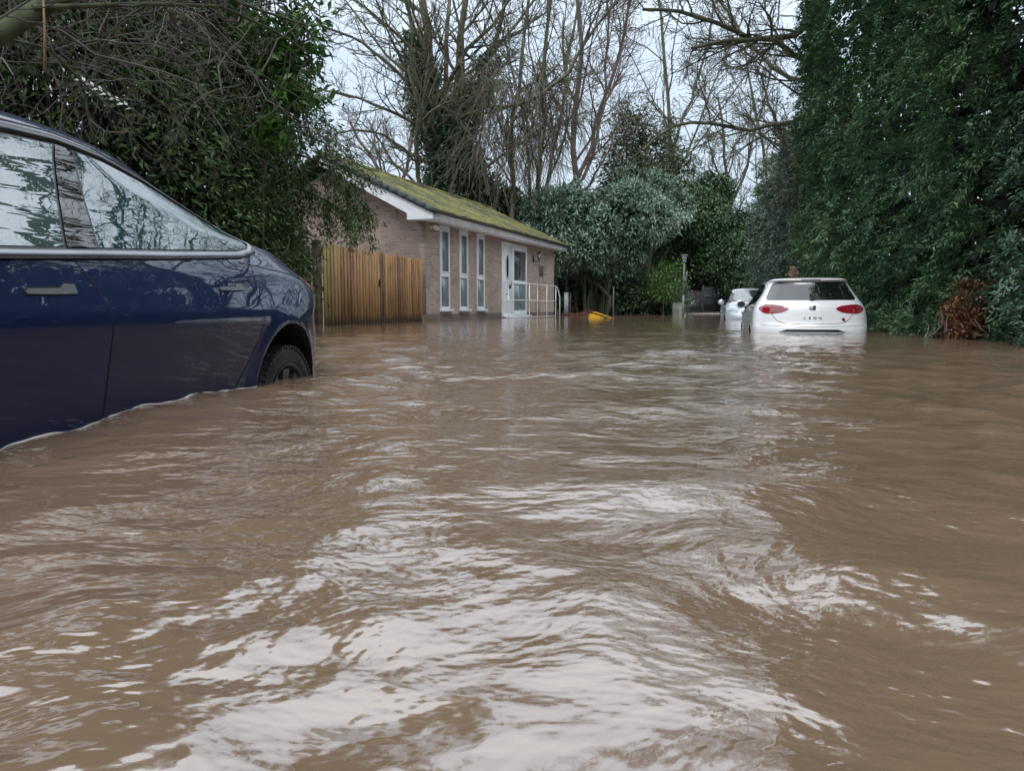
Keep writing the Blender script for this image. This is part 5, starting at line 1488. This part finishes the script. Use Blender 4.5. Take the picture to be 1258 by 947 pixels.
# slim twin-stemmed tree right of it
b0 = A(706, 384, 42)
bare_tree('slim reddish bare tree forking low beyond the pale laurel', b0, [
    [b0, A(703, 300, 42), A(702, 230, 42), A(706, 150, 42), A(712, 60, 42), A(708, -70, 42)],
    [A(702, 228, 42), A(722, 200, 41.8), A(738, 140, 41.5), A(758, 80, 41), A(772, 20, 41), A(780, -60, 41)],
    [A(703, 235, 42), A(718, 220, 42.5), A(730, 180, 43), A(742, 120, 43.5), A(748, 40, 44), A(740, -60, 44)]],
    [.20, .12, .10], [
    dict(n=13, ang=.65, ratio=.34, trop=(0, 0, .12), wig=.16, rr=.5, span=(.2, 1), rmin=.015),
    dict(n=8, ang=.7, ratio=.5, trop=(0, 0, .05), wig=.2, rr=.6, rmin=.011, K=5),
    dict(n=8, ang=.6, ratio=.65, trop=(0, 0, .0), wig=.2, rr=.7, rmin=.009, K=4)], m_bark_red, 3)

# bare trees seen low left between yew and roof
b0 = A(470, 384, 52)
bare_tree('low bare spreading tree behind the roof slope beside the ivy tree', b0, [
    [b0, A(478, 260, 52), A(470, 215, 52), A(450, 185, 52), A(430, 150, 52)],
    [A(476, 250, 52), A(500, 210, 52), A(505, 170, 52), A(515, 130, 52)],
    [A(474, 240, 52), A(455, 222, 51), A(430, 205, 50), A(405, 200, 50)]], [.2, .14, .12], [
    dict(n=12, ang=.8, ratio=.5, trop=(0, 0, .1), wig=.2, rr=.5, span=(.2, 1), rmin=.02),
    dict(n=8, ang=.7, ratio=.5, trop=(0, 0, .05), wig=.25, rr=.6, rmin=.014, K=5),
    dict(n=6, ang=.6, ratio=.6, trop=(0, 0, .0), wig=.2, rr=.7, rmin=.011, K=4)], m_bark_red, 4)

# open V of bare trees in the gap above the drive
for k, (px, D, paths, lab) in enumerate((
    (893, 58, [[(893, 384), (898, 260), (893, 215), (890, 170), (882, 120)], [(899, 250), (915, 215), (925, 170), (940, 120), (948, 80)], [(895, 235), (876, 200), (868, 165)]], 'bare forked tree in the open gap above the end of the drive'),
    (938, 62, [[(938, 384), (940, 300), (948, 240), (940, 190), (925, 120), (915, 60)], [(945, 240), (975, 200), (990, 150)]], 'bare leaning tree seen beside the tall conifer edge'),
    (828, 52, [[(826, 384), (822, 260), (822, 190), (822, 130), (816, 60), (805, -20)], [(822, 190), (846, 130), (866, 70), (880, 0)], [(823, 220), (845, 190), (870, 120), (900, 50)]], 'bare ivy-stemmed tree with a leaning stem above the dark holly'))):
    P_ = [[A(x, y, D) for x, y in q] for q in paths]
    bare_tree(lab, P_[0][0], P_, [.17, .11, .08], [
        dict(n=11, ang=.7, ratio=.42, trop=(0, 0, .08), wig=.18, rr=.5, span=(.2, 1), rmin=.02),
        dict(n=7, ang=.7, ratio=.5, trop=(0, 0, .05), wig=.22, rr=.6, rmin=.014, K=5),
        dict(n=5, ang=.6, ratio=.6, trop=(0, 0, .0), wig=.2, rr=.7, rmin=.011, K=4)], m_bark, 30 + k,
        ivy=dict(which=[0], L=.18, bands=[(.15, .6, 420, .38, .16)]) if k == 2 else None)

# big tree behind the conifers whose limbs reach over the drive
b0 = np.array([9.2, 19.5, -.1])
top = A(1004, -10, 19.5)
stems = [[b0, b0 + [-.3, 0, 4], A(1010, 60, 19.5), A(1003, 0, 19.5), A(990, -130, 19.5), A(985, -260, 19.5), A(985, -420, 19.5)],
    [A(1004, 20, 19.5), A(975, 45, 19), A(930, 52, 18.4), A(880, 30, 18), A(835, 14, 17.6), A(790, 12, 17.2)],
    [A(1010, 70, 19.5), A(985, 75, 19), A(950, 48, 18.5), A(900, 48, 18), A(850, 60, 17.6)],
    [A(1014, 130, 19.5), A(975, 150, 19), A(920, 158, 18.5), A(870, 150, 18.2), A(820, 156, 18), A(790, 185, 17.8)],
    [A(1012, 110, 19.5), A(960, 90, 20), A(925, 60, 20.5), A(890, 10, 21), A(850, -50, 21)],
    [A(996, -80, 19.5), A(940, -140, 18), A(880, -190, 16.5), A(820, -210, 15.5)],
    [A(990, -160, 19.5), A(960, -240, 18.5), A(940, -330, 18)],
    [A(1000, -100, 19.5), A(1020, -190, 18.5), A(1060, -280, 17.5), A(1090, -340, 17)],
    [A(1000, -40, 19.5), A(950, -60, 18.5), A(890, -70, 17.5), A(830, -60, 16.5), A(770, -20, 16)],
    [A(996, -100, 19.5), A(1040, -160, 18), A(1100, -220, 16), A(1130, -260, 14)],
    [A(1014, 150, 19.5), A(970, 190, 20), A(945, 130, 20.5), A(935, 90, 21)]]
bare_tree('huge bare tree behind the conifers with long limbs over the drive', b0, stems, [.36, .075, .08, .06, .06, .13, .12, .12, .07, .10, .05], [
    dict(n=12, ang=.7, ratio=.36, trop=(-.02, 0, .05), wig=.17, rr=.5, span=(.12, 1), rmin=.010, rmax=.04),
    dict(n=7, ang=.7, ratio=.5, trop=(0, 0, .02), wig=.22, rr=.6, rmin=.006, K=5),
    dict(n=6, ang=.6, ratio=.62, trop=(0, 0, -.03), wig=.2, rr=.7, rmin=.0055, K=4)], m_bark, 6)

# bare tree on the right behind the camera's shoulder; seen mirrored in the car's windows
b0 = np.array([11.5, 9.0, -.1])
bare_tree('bare spreading tree behind the near end of the conifer row', b0, [
    [b0, b0 + [0, 0, 5], b0 + [-.6, .3, 9], b0 + [-.4, .4, 14]],
    [b0 + [0, 0, 4.5], b0 + [-1.2, -.8, 8], b0 + [-2.5, -1.5, 11], b0 + [-3, -1.5, 14]],
    [b0 + [0, 0, 5], b0 + [.5, 1.5, 8], b0 + [.3, 3.5, 11], b0 + [0, 5, 14]],
    [b0 + [0, 0, 6], b0 + [-1, 1.5, 9], b0 + [-2.2, 3, 12]]], [.3, .2, .18, .16], [
    dict(n=9, ang=.7, ratio=.45, trop=(0, 0, .06), wig=.2, rr=.5, span=(.2, 1), rmin=.014),
    dict(n=6, ang=.7, ratio=.5, trop=(0, 0, .05), wig=.22, rr=.6, rmin=.009, K=5),
    dict(n=4, ang=.6, ratio=.6, trop=(0, 0, .0), wig=.2, rr=.7, rmin=.007, K=4)], m_bark_dark, 8)

# ---------- broad-leaved evergreens
def shrub(label, name, cat, blobs, n, k, spread, L, W, mat, seed, stem_base=None, droop=.2, group=None, shell=(.70, 1.04), inner=.35, nst=9, bark=None, flat=.6, sr=1.0):
    r = np.random.default_rng(seed)
    c = np.mean([b_[0] for b_ in blobs], 0); base = np.array(stem_base if stem_base is not None else (c[0], c[1], -.1), float)
    root = empty(name, tuple(base)); tag(root, label, cat, group)
    bl = [(np.array(b_[0]) - base, b_[1]) for b_ in blobs]
    P, O = blob_points(bl, n, r, shell)
    # lumps: pull the points in and out with a noise so the outline is uneven
    q = .16 * (vnoise(P[:, 0] * .9 + P[:, 2] * .7, P[:, 1] * .9 + P[:, 2] * .6, seed, 3))
    P = P + O * (q[:, None] * 4.5)
    leaves_obj('foliage', [sprigs(P, O, r, k, spread, L, W, droop=droop, flat=flat)], mat, root, seed)
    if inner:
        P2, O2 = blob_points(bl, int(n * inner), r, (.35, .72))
        leaves_obj('inner_foliage', [sprigs(P2, O2, r, 4, spread * 1.5, L * 1.9, W * 2.2, droop=droop)], m_inner_shade, root, seed + 1)
    st = []
    for j in range(nst):
        b_ = bl[r.integers(len(bl))]; rad = np.array(b_[1] if hasattr(b_[1], '__len__') else (b_[1],) * 3)
        e_ = np.array(b_[0]) + unit(r.normal(size=3)) * rad * .6
        s0 = np.array([r.normal() * .35, r.normal() * .35, 0]) 
        st.append(resample([s0, s0 * 1.3 + [0, 0, e_[2] * .35], e_ * [.7, .7, .75], e_], 7))
    P = np.stack(st); Rd = sr * np.linspace(.09, .02, 7)[None] * np.ones((len(P), 1)) * r.uniform(.5, 1.1, (len(P), 1))
    branches_obj('trunk', grow(P, Rd, [dict(n=5, ang=.7, ratio=.35, rr=.5, rmin=.008, wig=.2)], r), bark or m_bark_dark, root, ns=(7, 4))
    return root

def SB(px, py, D, rx, rz, ry=None):
    c = A(px, py, D); s_ = D / 946.
    return ((c[0], c[1], c[2]), (rx * s_, (ry if ry is not None else rx) * s_, rz * s_))

def layered(px, py, D, rx, rz, n, brx, brz, seed):
    """many small flattened clumps heaped into a dome"""
    r = np.random.default_rng(seed); out = []
    for k in range(n):
        a = r.uniform(0, 2 * math.pi); q = math.sqrt(r.random()) * .9
        out.append(SB(px + math.cos(a) * q * rx, py + math.sin(a) * q * rz * (1 if math.sin(a) < 0 else 1.1), D + (1 - q) * -1.6 + r.uniform(-.8, .8), brx * r.uniform(.6, 1.3), brz * r.uniform(.7, 1.4)))
    return out
# pale laurel right of the building
shrub('large pale glossy laurel beside the far corner of the brick building', 'laurel_shrub', 'shrub',
      layered(740, 290, 37.5, 92, 58, 26, 30, 15, 101),
      6200, 10, .15, .20, .066, m_laurel, 40, droop=.45, nst=16, flat=.75, shell=(.55, 1.08), inner=.25)
shrub('dark laurel undergrowth below the pale laurel at the water edge', 'laurel_shrub', 'shrub',
      [SB(700, 362, 38, 30, 26), SB(735, 360, 38.5, 34, 28), SB(775, 362, 38, 34, 26), SB(812, 366, 38.5, 30, 24)],
      2600, 8, .15, .15, .055, m_holly, 41, droop=.4, nst=12)
shrub('bright yellow green shrub just left of the slim lamp post', 'shrub', 'shrub',
      [SB(820, 345, 36.2, 14, 20), SB(828, 332, 36.2, 10, 12), SB(812, 355, 36.2, 12, 10)],
      230, 7, .20, .15, .06, m_lime, 42, inner=0, nst=4, sr=.3)
shrub('dark rounded holly behind the slim lamp post', 'holly_tree', 'tree',
      layered(862, 285, 48, 62, 66, 20, 26, 18, 102) + layered(925, 325, 46, 45, 50, 12, 24, 18, 103),
      8600, 9, .20, .19, .075, m_holly, 43, droop=.3, nst=12, shell=(.6, 1.08), inner=.3)
shrub('evergreen with upright brownish top above the pale laurel', 'evergreen_tree', 'tree',
      [SB(775, 165, 48, 20, 42), SB(760, 200, 48, 24, 30), SB(800, 190, 49, 22, 34), SB(790, 225, 47, 34, 24), SB(830, 215, 50, 24, 30)],
      1700, 8, .26, .22, .07, m_olive, 44, droop=-.1, inner=.1, shell=(.4, 1.1), nst=10, bark=m_bark_red)
shrub('green laurel rising above the pale laurel toward the holly', 'laurel_shrub', 'shrub',
      [SB(790, 240, 44, 34, 26), SB(820, 250, 44, 28, 22), SB(765, 228, 44, 22, 18)],
      1500, 9, .18, .20, .065, m_laurel, 45, droop=.4)
shrub('ivy covered shrub mass behind the roof below the hanging twigs', 'ivy_shrub', 'shrub',
      [SB(560, 240, 42, 30, 40), SB(590, 250, 41, 34, 34), SB(625, 262, 41, 26, 26), SB(575, 205, 43, 18, 30)],
      2200, 7, .2, .17, .11, m_ivy, 46, nst=6)
shrub('grey green tangled holly hedge behind the white hatchback', 'holly_hedge', 'hedge',
      [SB(985, 290, 30, 40, 60), SB(1000, 220, 29, 40, 60), SB(965, 350, 31, 30, 40), SB(1010, 340, 28, 44, 50), SB(985, 235, 32, 26, 40)],
      6500, 9, .14, .10, .05, m_hollyp, 47, droop=.35, nst=14)
shrub('dark evergreens far behind the gate closing the view', 'evergreen_thicket', 'thicket',
      [SB(870, 340, 60, 60, 50), SB(780, 330, 60, 60, 50), SB(930, 330, 58, 60, 60), SB(700, 330, 62, 60, 50), SB(640, 330, 60, 60, 40), SB(480, 330, 62, 90, 50), SB(560, 320, 62, 60, 60)],
      3800, 8, .35, .32, .15, m_holly, 48, nst=8)

# ---------- conifer row on the right
def conifer(label, path, height, seed, mat, dens=34, k=46, lean=0.0, name='conifer_tree', group='tall conifers in the row along the drive', holes=.1, L=.085, W=.020, sp=.10):
    """one tree of the row: foliage wall along path (list of (x, y)), thick inwards (+x)"""
    r = np.random.default_rng(seed)
    path = np.array(path, float); d = np.concatenate([[0], np.cumsum(np.hypot(*np.diff(path, axis=0).T))]); Lp = d[-1]
    mid = np.array([np.interp(Lp / 2, d, path[:, 0]) + 1.1, np.interp(Lp / 2, d, path[:, 1]), -.1])
    root = empty(name, tuple(mid)); tag(root, label, 'tree', group)
    n = int(Lp * height * dens)
    u = r.random(n) * Lp; h = r.random(n) * height
    x = np.interp(u, d, path[:, 0]); y = np.interp(u, d, path[:, 1])
    bulge = .32 * vnoise(u * .9 + seed, h * .55, seed, 3) + .14 * vnoise(u * 3.1, h * 2.2 + seed, seed + 1, 2)
    edge = np.minimum(u, Lp - u); round_ = -.35 * np.exp(-edge / .35)
    depth = -(bulge * 1.3 + round_) + .10 * r.normal(size=n) + lean * h + np.where(r.random(n) < .3, r.random(n) * .8, 0)
    gap = vnoise(u * 1.6, h * 1.6, seed + 5, 3) < (-1 + holes * 3.2 * 0 - .0) 
    tn = np.stack([np.interp(u, d, np.gradient(path[:, 0], d)), np.interp(u, d, np.gradient(path[:, 1], d))], 1)
    nrm = np.stack([-tn[:, 1], tn[:, 0]], 1); nrm /= np.linalg.norm(nrm, axis=1)[:, None]
    P = np.stack([x - nrm[:, 0] * depth, y - nrm[:, 1] * depth, h - .15], 1) - mid
    O = np.stack([nrm[:, 0], nrm[:, 1], np.full(n, .05)], 1)
    # frond sprays: a drooping stem with narrow leaflets on both sides
    P = P[~gap]; O = O[~gap]; n = len(P)
    sd_ = unit(O + r.normal(size=(n, 3)) * .55 + np.array([0, 0, -.35]))
    side = unit(np.cross(sd_, np.array([0, 0, 1.]))); 
    C, D, N = [], [], []
    kk = k
    s_ = np.tile(np.linspace(0, 1, kk // 2), 2)[None, :]; sg = np.repeat([-1, 1], kk // 2)[None, :]
    Ls = (sp * 2.6 * r.uniform(.6, 1.3, n))[:, None]
    bend = -.35 * (s_ ** 2) * Ls
    Cc = P[:, None] + sd_[:, None] * (s_ * Ls)[..., None] + np.array([0, 0, 1.])[None, None] * bend[..., None] + r.normal(size=(n, kk, 3)) * sp * .30
    Dd = sd_[:, None] * .75 + side[:, None] * sg[..., None] * .7 + r.normal(size=(n, kk, 3)) * .30 + np.array([0, 0, -.12])
    Nn = np.cross(side, sd_)[:, None] + r.normal(size=(n, kk, 3)) * .4
    Nn = np.broadcast_to(Nn, Cc.shape)
    g = leaf_geo(Cc.reshape(-1, 3), Dd.reshape(-1, 3), Nn.reshape(-1, 3), L * r.uniform(.6, 1.3, n * kk), W * r.uniform(.8, 1.5, n * kk))
    leaves_obj('foliage', [g], mat, root, seed)
    # inner leaves, coloured dark to stand for the shade inside the tree
    n2 = int(n * 1.0); u = r.random(n2) * Lp; h = r.random(n2) * height
    dp = .55 + r.random(n2) * 1.2
    x = np.interp(u, d, path[:, 0]); y = np.interp(u, d, path[:, 1]); nx_ = np.interp(u, d, np.gradient(path[:, 1], d)); ny_ = -np.interp(u, d, np.gradient(path[:, 0], d))
    P2 = np.stack([x + nx_ * dp, y + ny_ * dp, h - .15], 1) - mid
    keep = vnoise(u * 1.3 + 3, h * 1.3, seed + 9, 3) > -.75 + holes * np.clip((h - 2.5) / 3, 0, 1) * 4
    P2 = P2[keep]
    O2 = unit(r.normal(size=P2.shape))
    leaves_obj('inner_foliage', [sprigs(P2, O2, r, 5, .16, .26, .13)], m_inner_shade, root, seed + 1)
    tr = []
    for j in range(3):
        uu = Lp * (j + .5) / 3; x0, y0 = np.interp(uu, d, path[:, 0]) + 1.0, np.interp(uu, d, path[:, 1])
        tr.append(resample([np.array([x0, y0, -.2]) - mid, np.array([x0 + r.normal() * .15, y0, height * .5]) - mid, np.array([x0, y0 + r.normal() * .2, height * .98]) - mid], 8))
    P = np.stack(tr); Rd = np.linspace(.12, .02, 8)[None] * np.ones((3, 1))
    branches_obj('trunk', grow(P, Rd, [dict(n=26, ang=1.1, ratio=.12, rr=.35, rmin=.006, wig=.15, trop=(0, 0, -.05), span=(.05, 1))], r), m_bark_dark, root, ns=(8, 4))
    return root

conifer('near blue green conifer filling the right edge of the picture', [(4.7, 1.0), (5.15, 5.0), (5.32, 7.4), (5.38, 8.6)], 8.2, 60, m_conif2)
conifer('dark green conifer behind the copper leaved plant', [(5.38, 8.6), (5.5, 9.8), (5.72, 11.2)], 9.0, 61, m_conif, dens=36)
conifer('dark green conifer between the copper plant and the white hatchback', [(5.72, 11.2), (6.05, 12.9), (6.35, 14.3)], 9.3, 62, m_conif, dens=34)
conifer('tall dark conifer at the left end of the row above the white hatchback', [(6.35, 14.3), (6.9, 17.0), (7.3, 19.2)], 8.8, 63, m_conif, lean=-.055, dens=28, L=.11, W=.028, sp=.13)
conifer('paler grey green low hedge end tapering away beside the white hatchback', [(7.3, 19.2), (8.3, 24.0), (9.2, 29.0)], 5.4, 64, m_hollyp, dens=15, L=.12, W=.045, sp=.16)
conifer('conifer continuing the row beyond the right edge', [(3.9, -6.0), (4.7, 1.0)], 7.5, 65, m_conif2, dens=12, L=.13, W=.035, sp=.15)

# copper dead-leaved plant in the hedge foot
shrub('copper brown dead leaved plant at the foot of the conifer row', 'copper_shrub', 'shrub',
      [SB(1180, 395, 9.05, 16, 14), SB(1192, 375, 9.1, 14, 14), SB(1176, 380, 9.05, 10, 10), SB(1186, 408, 9.0, 16, 10), SB(1193, 350, 9.15, 6, 12)],
      190, 5, .075, .065, .032, m_copper, 70, inner=0, nst=2, shell=(.3, 1.0), bark=m_bark_red, sr=.07)
# beige seed head above the white hatchback
sh = empty('pampas_plume', tuple(A(974, 400, 16.5)))
tag(sh, 'pale beige feathery plume standing just above the white car roof', 'plant')
b0 = A(974, 400, 16.5); tpt = A(974, 331, 16.5) - b0
mb = MB(); mb.tube([(0, 0, 0), tpt * .6, tpt], .010, 6); mb.build('stem', m_bark_red, sh)
r = np.random.default_rng(71); n = 160; s_ = r.random(n)
C = tpt * (1 - .19 * s_[:, None]) + r.normal(size=(n, 3)) * .035 * np.sin(s_ * 3)[:, None]
leaves_obj('plume', [leaf_geo(C, np.array([[0, 0, 1.]]) + r.normal(size=(n, 3)) * .5, r.normal(size=(n, 3)), .09, .035)], leaf_mat('beige_plume', (.30, .20, .14), (.50, .36, .26), rough=.8, patch=0), sh, 1)

# heap of red brown stems by the bin
b0 = A(712, 386, 33.5)
hp = empty('stem_heap', (b0[0], b0[1], -.05)); tag(hp, 'low heap of red brown dead stems left of the yellow grit bin', 'plant debris')
r = np.random.default_rng(72); n = 150
S0 = np.stack([r.normal(size=n) * .33, r.normal(size=n) * .25, r.random(n) * .12], 1); d = unit(np.stack([r.normal(size=n), r.normal(size=n), r.uniform(.0, .6, n)], 1))
P = [S0]
for k in range(4): d = unit(d + np.array([0, 0, -.25]) + r.normal(size=(n, 3)) * .2); P.append(P[-1] + d * .12)
branches_obj('stems', [(np.stack(P, 1), np.linspace(.014, .008, 5)[None] * np.ones((n, 1)))], bark_mat('red_brown_stems', (.09, .03, .022), (.22, .09, .065)), hp, ns=(4,))

# ---------- dark yew and its tangle on the left
yew_blobs = [
    ((-5.4, 9.6, 1.6), (2.3, 2.4, 2.6)), ((-5.9, 9.8, 4.4), (2.7, 2.6, 2.6)), ((-4.3, 11.2, 1.5), (.9, 1.7, 2.0)),
    ((-5.0, 12.6, 2.6), (1.7, 2.0, 2.6)), ((-4.1, 11.6, 3.3), (1.1, 1.4, 1.1)), ((-4.6, 13.6, .9), (1.0, 1.6, 1.6)),
    ((-7.5, 7.0, 3.2), (2.4, 3.2, 3.6)), ((-5.9, 10.5, 6.6), (2.6, 2.6, 2.4)), ((-8.2, 4.0, 4.4), (2.8, 3.5, 3.6)), ((-6.0, 12.5, 8.2), (2.6, 2.6, 2.4)), ((-4.7, 11.0, 5.2), (1.2, 1.5, 1.6))]
shrub('huge dark yew overhanging the navy car on the left', 'yew_tree', 'tree', yew_blobs, 17000, 13, .12, .10, .030, m_yew, 80,
      stem_base=(-6.3, 9.6, -.1), droop=.5, inner=.9, nst=22, shell=(.72, 1.05), flat=.3)
# drooping yew bough in front of the gable
def bough(root_, starts, seed, mat, n=900):
    r = np.random.default_rng(seed); lvs = []
    P = np.stack([resample(s_, 8) for s_ in starts]); Rd = np.linspace(.03, .008, 8)[None] * np.ones((len(P), 1))
    lv = grow(P, Rd, [dict(n=9, ang=.7, ratio=.38, rr=.5, rmin=.004, wig=.12, trop=(0, 0, -.16)), dict(n=5, ang=.6, ratio=.5, rr=.6, rmin=.003, wig=.15, trop=(0, 0, -.15), K=4)], r)
    branches_obj('branches', lv, m_bark_dark, root_, ns=(6, 4, 3))
    g = []
    for (Pp, _) in lv[1:]:
        q = Pp.reshape(-1, 3); T = unit(np.gradient(Pp, axis=1)).reshape(-1, 3)
        g.append(sprigs(q, T, r, 9, .055, .07, .018, droop=.35, out=.7, flat=.5))
    leaves_obj('foliage', g, mat, root_, seed)
bo = empty('yew_bough', (-4.9, 11.5, 3.0)); o_ = np.array([-4.9, 11.5, 3.0])
tag(bo, 'drooping feathery yew bough hanging in front of the brick gable', 'branch')
bough(bo, [[np.array([0, 0, 0]), A(410, 222, 11.4) - o_, A(435, 240, 11.2) - o_, A(452, 258, 11) - o_],
           [np.array([0, 0, -.2]), A(400, 245, 11.6) - o_, A(418, 256, 11.4) - o_, A(430, 270, 11.4) - o_],
           [np.array([0, 0, .2]), A(395, 200, 11.2) - o_, A(425, 212, 11) - o_, A(446, 228, 11) - o_],
           [np.array([0, 0, .5]), A(390, 170, 11.2) - o_, A(405, 180, 11) - o_, A(412, 205, 11) - o_]], 81, m_yew)
# tangle of bare grey twigs in front of the yew
r = np.random.default_rng(82)
tg = empty('twig_tangle', (-4.8, 7.2, 3.0)); tag(tg, 'tangle of curling bare grey twigs hanging in front of the dark yew', 'branches')
o_ = np.array([-4.8, 7.2, 3.0])
n = 150
S0 = np.array([A(x, y, D) for x, y, D in zip(np.minimum(r.uniform(-120, 345, n), r.uniform(-50, 420, n)), r.uniform(-140, 130, n), r.uniform(6.6, 8.2, n))]) - o_
d = unit(np.stack([r.normal(size=n), r.normal(size=n) * .4, r.normal(size=n) * .8 - .1], 1)); P = [S0]; Lh = r.uniform(.6, 2.2, n)
for k in range(11): d = unit(d + np.array([0, 0, -.05]) + r.normal(size=(n, 3)) * .26); P.append(P[-1] + d * (Lh / 11)[:, None])
P = np.stack(P, 1)
lv = grow(P, np.linspace(.008, .0035, 12)[None] * r.uniform(.6, 1.4, (n, 1)), [dict(n=6, ang=.8, ratio=.4, rr=.6, rmin=.0022, wig=.28, trop=(0, 0, -.04)), dict(n=3, ang=.8, ratio=.5, rr=.7, rmin=.0018, wig=.28, trop=(0, 0, -.04), K=5)], r)
branches_obj('twigs', lv, m_twig_grey, tg, ns=(5, 4, 3))
# thick mossy limb in the top left corner and the longer limbs of the same tree
b0 = np.array([-4.6, 4.3, -.1])
lt = empty('mossy_tree', tuple(b0)); tag(lt, 'thick dark mossy limb crossing the top left corner with dangling twigs', 'tree')
P = np.stack([resample(s_, 12) for s_ in [
    [np.zeros(3), np.array([-.2, 0, 2]), A(-60, 90, 4.6) - b0, A(-5, 45, 4.8) - b0, A(55, 5, 5.0) - b0, A(140, -40, 5.3) - b0, A(260, -90, 5.6) - b0],
    [A(40, 10, 4.9) - b0, A(180, 5, 5.4) - b0, A(270, 8, 5.8) - b0, A(330, 35, 6.2) - b0, A(378, 62, 6.5) - b0, A(388, 100, 6.6) - b0],
    [A(-5, 45, 4.8) - b0, A(60, 60, 5.4) - b0, A(130, 130, 6.0) - b0, A(160, 150, 6.4) - b0],
    [A(140, -40, 5.3) - b0, A(250, -20, 5.6) - b0, A(310, 10, 6) - b0, A(372, 30, 6.3) - b0]]])
lv = grow(P, np.array([.105, .018, .012, .02])[:, None] * np.linspace(1, .4, 12)[None], [dict(n=12, ang=.8, ratio=.28, rr=.3, rmax=.012, rmin=.003, wig=.25, trop=(0, 0, -.06)), dict(n=6, ang=.8, ratio=.5, rr=.6, rmin=.002, wig=.28, trop=(0, 0, -.05))], r)
branches_obj('trunk', lv[:1], bark_mat('mossy_bark', (.020, .018, .012), (.060, .055, .035), moss=(.045, .060, .018), scale=9), lt, ns=(12,))
branches_obj('crown', lv[1:], m_twig_grey, lt, ns=(4, 3))
mb = MB(); mb.tube([A(53, -5, 4.9) - b0, A(55, 40, 4.9) - b0, A(55, 88, 4.9) - b0], [.006, .007, .010], 6); mb.build('hanging_stick', pmat('tan_stick', (.22, .14, .07), rough=.8), lt, smooth=True)
# bright laurel sprays along the right edge of the yew
shrub('glossy bright green laurel leaves poking out at the top right edge of the yew', 'laurel_shrub', 'shrub',
      [SB(340, 60, 9.5, 28, 40), SB(360, 120, 9.3, 24, 30), SB(345, 15, 9.5, 26, 24), SB(398, 112, 9.2, 9, 8), SB(335, 165, 9.4, 20, 20)],
      330, 6, .07, .15, .055, leaf_mat('bright_laurel_leaves', (.030, .085, .015), (.075, .17, .03), rough=.3, trans=.2, patch_col=(.14, .26, .04)), 83, inner=0, nst=5, stem_base=(-3.9, 10.2, -.1), shell=(.2, 1.0), sr=.4)
# pale leaf spray
b0 = A(100, 98, 6.4)
ps = empty('leaf_spray', tuple(b0)); tag(ps, 'single pale silvery leaf spray in front of the dark yew above the car roof', 'leaf spray')
e_ = A(162, 134, 6.4) - b0
mb = MB(); mb.tube([np.zeros(3), e_ * .5 + [0, 0, .02], e_, e_ * 1.4 + [0, .2, -.02]], .0035, 5); mb.build('stem', m_twig_grey, ps)
s_ = np.linspace(0, 1, 13); C = e_[None] * s_[:, None]; sg = np.where(np.arange(13) % 2, 1, -1)[:, None]
leaves_obj('leaves', [leaf_geo(C, unit(e_)[None] * -.9 + sg * np.array([[.1, .1, .5]]), np.array([[.2, -1, .5]]) + r.normal(size=(13, 3)) * .2, .058, .024)], leaf_mat('silvery_leaves', (.42, .52, .48), (.62, .70, .66), rough=.3, patch=0), ps, 2)
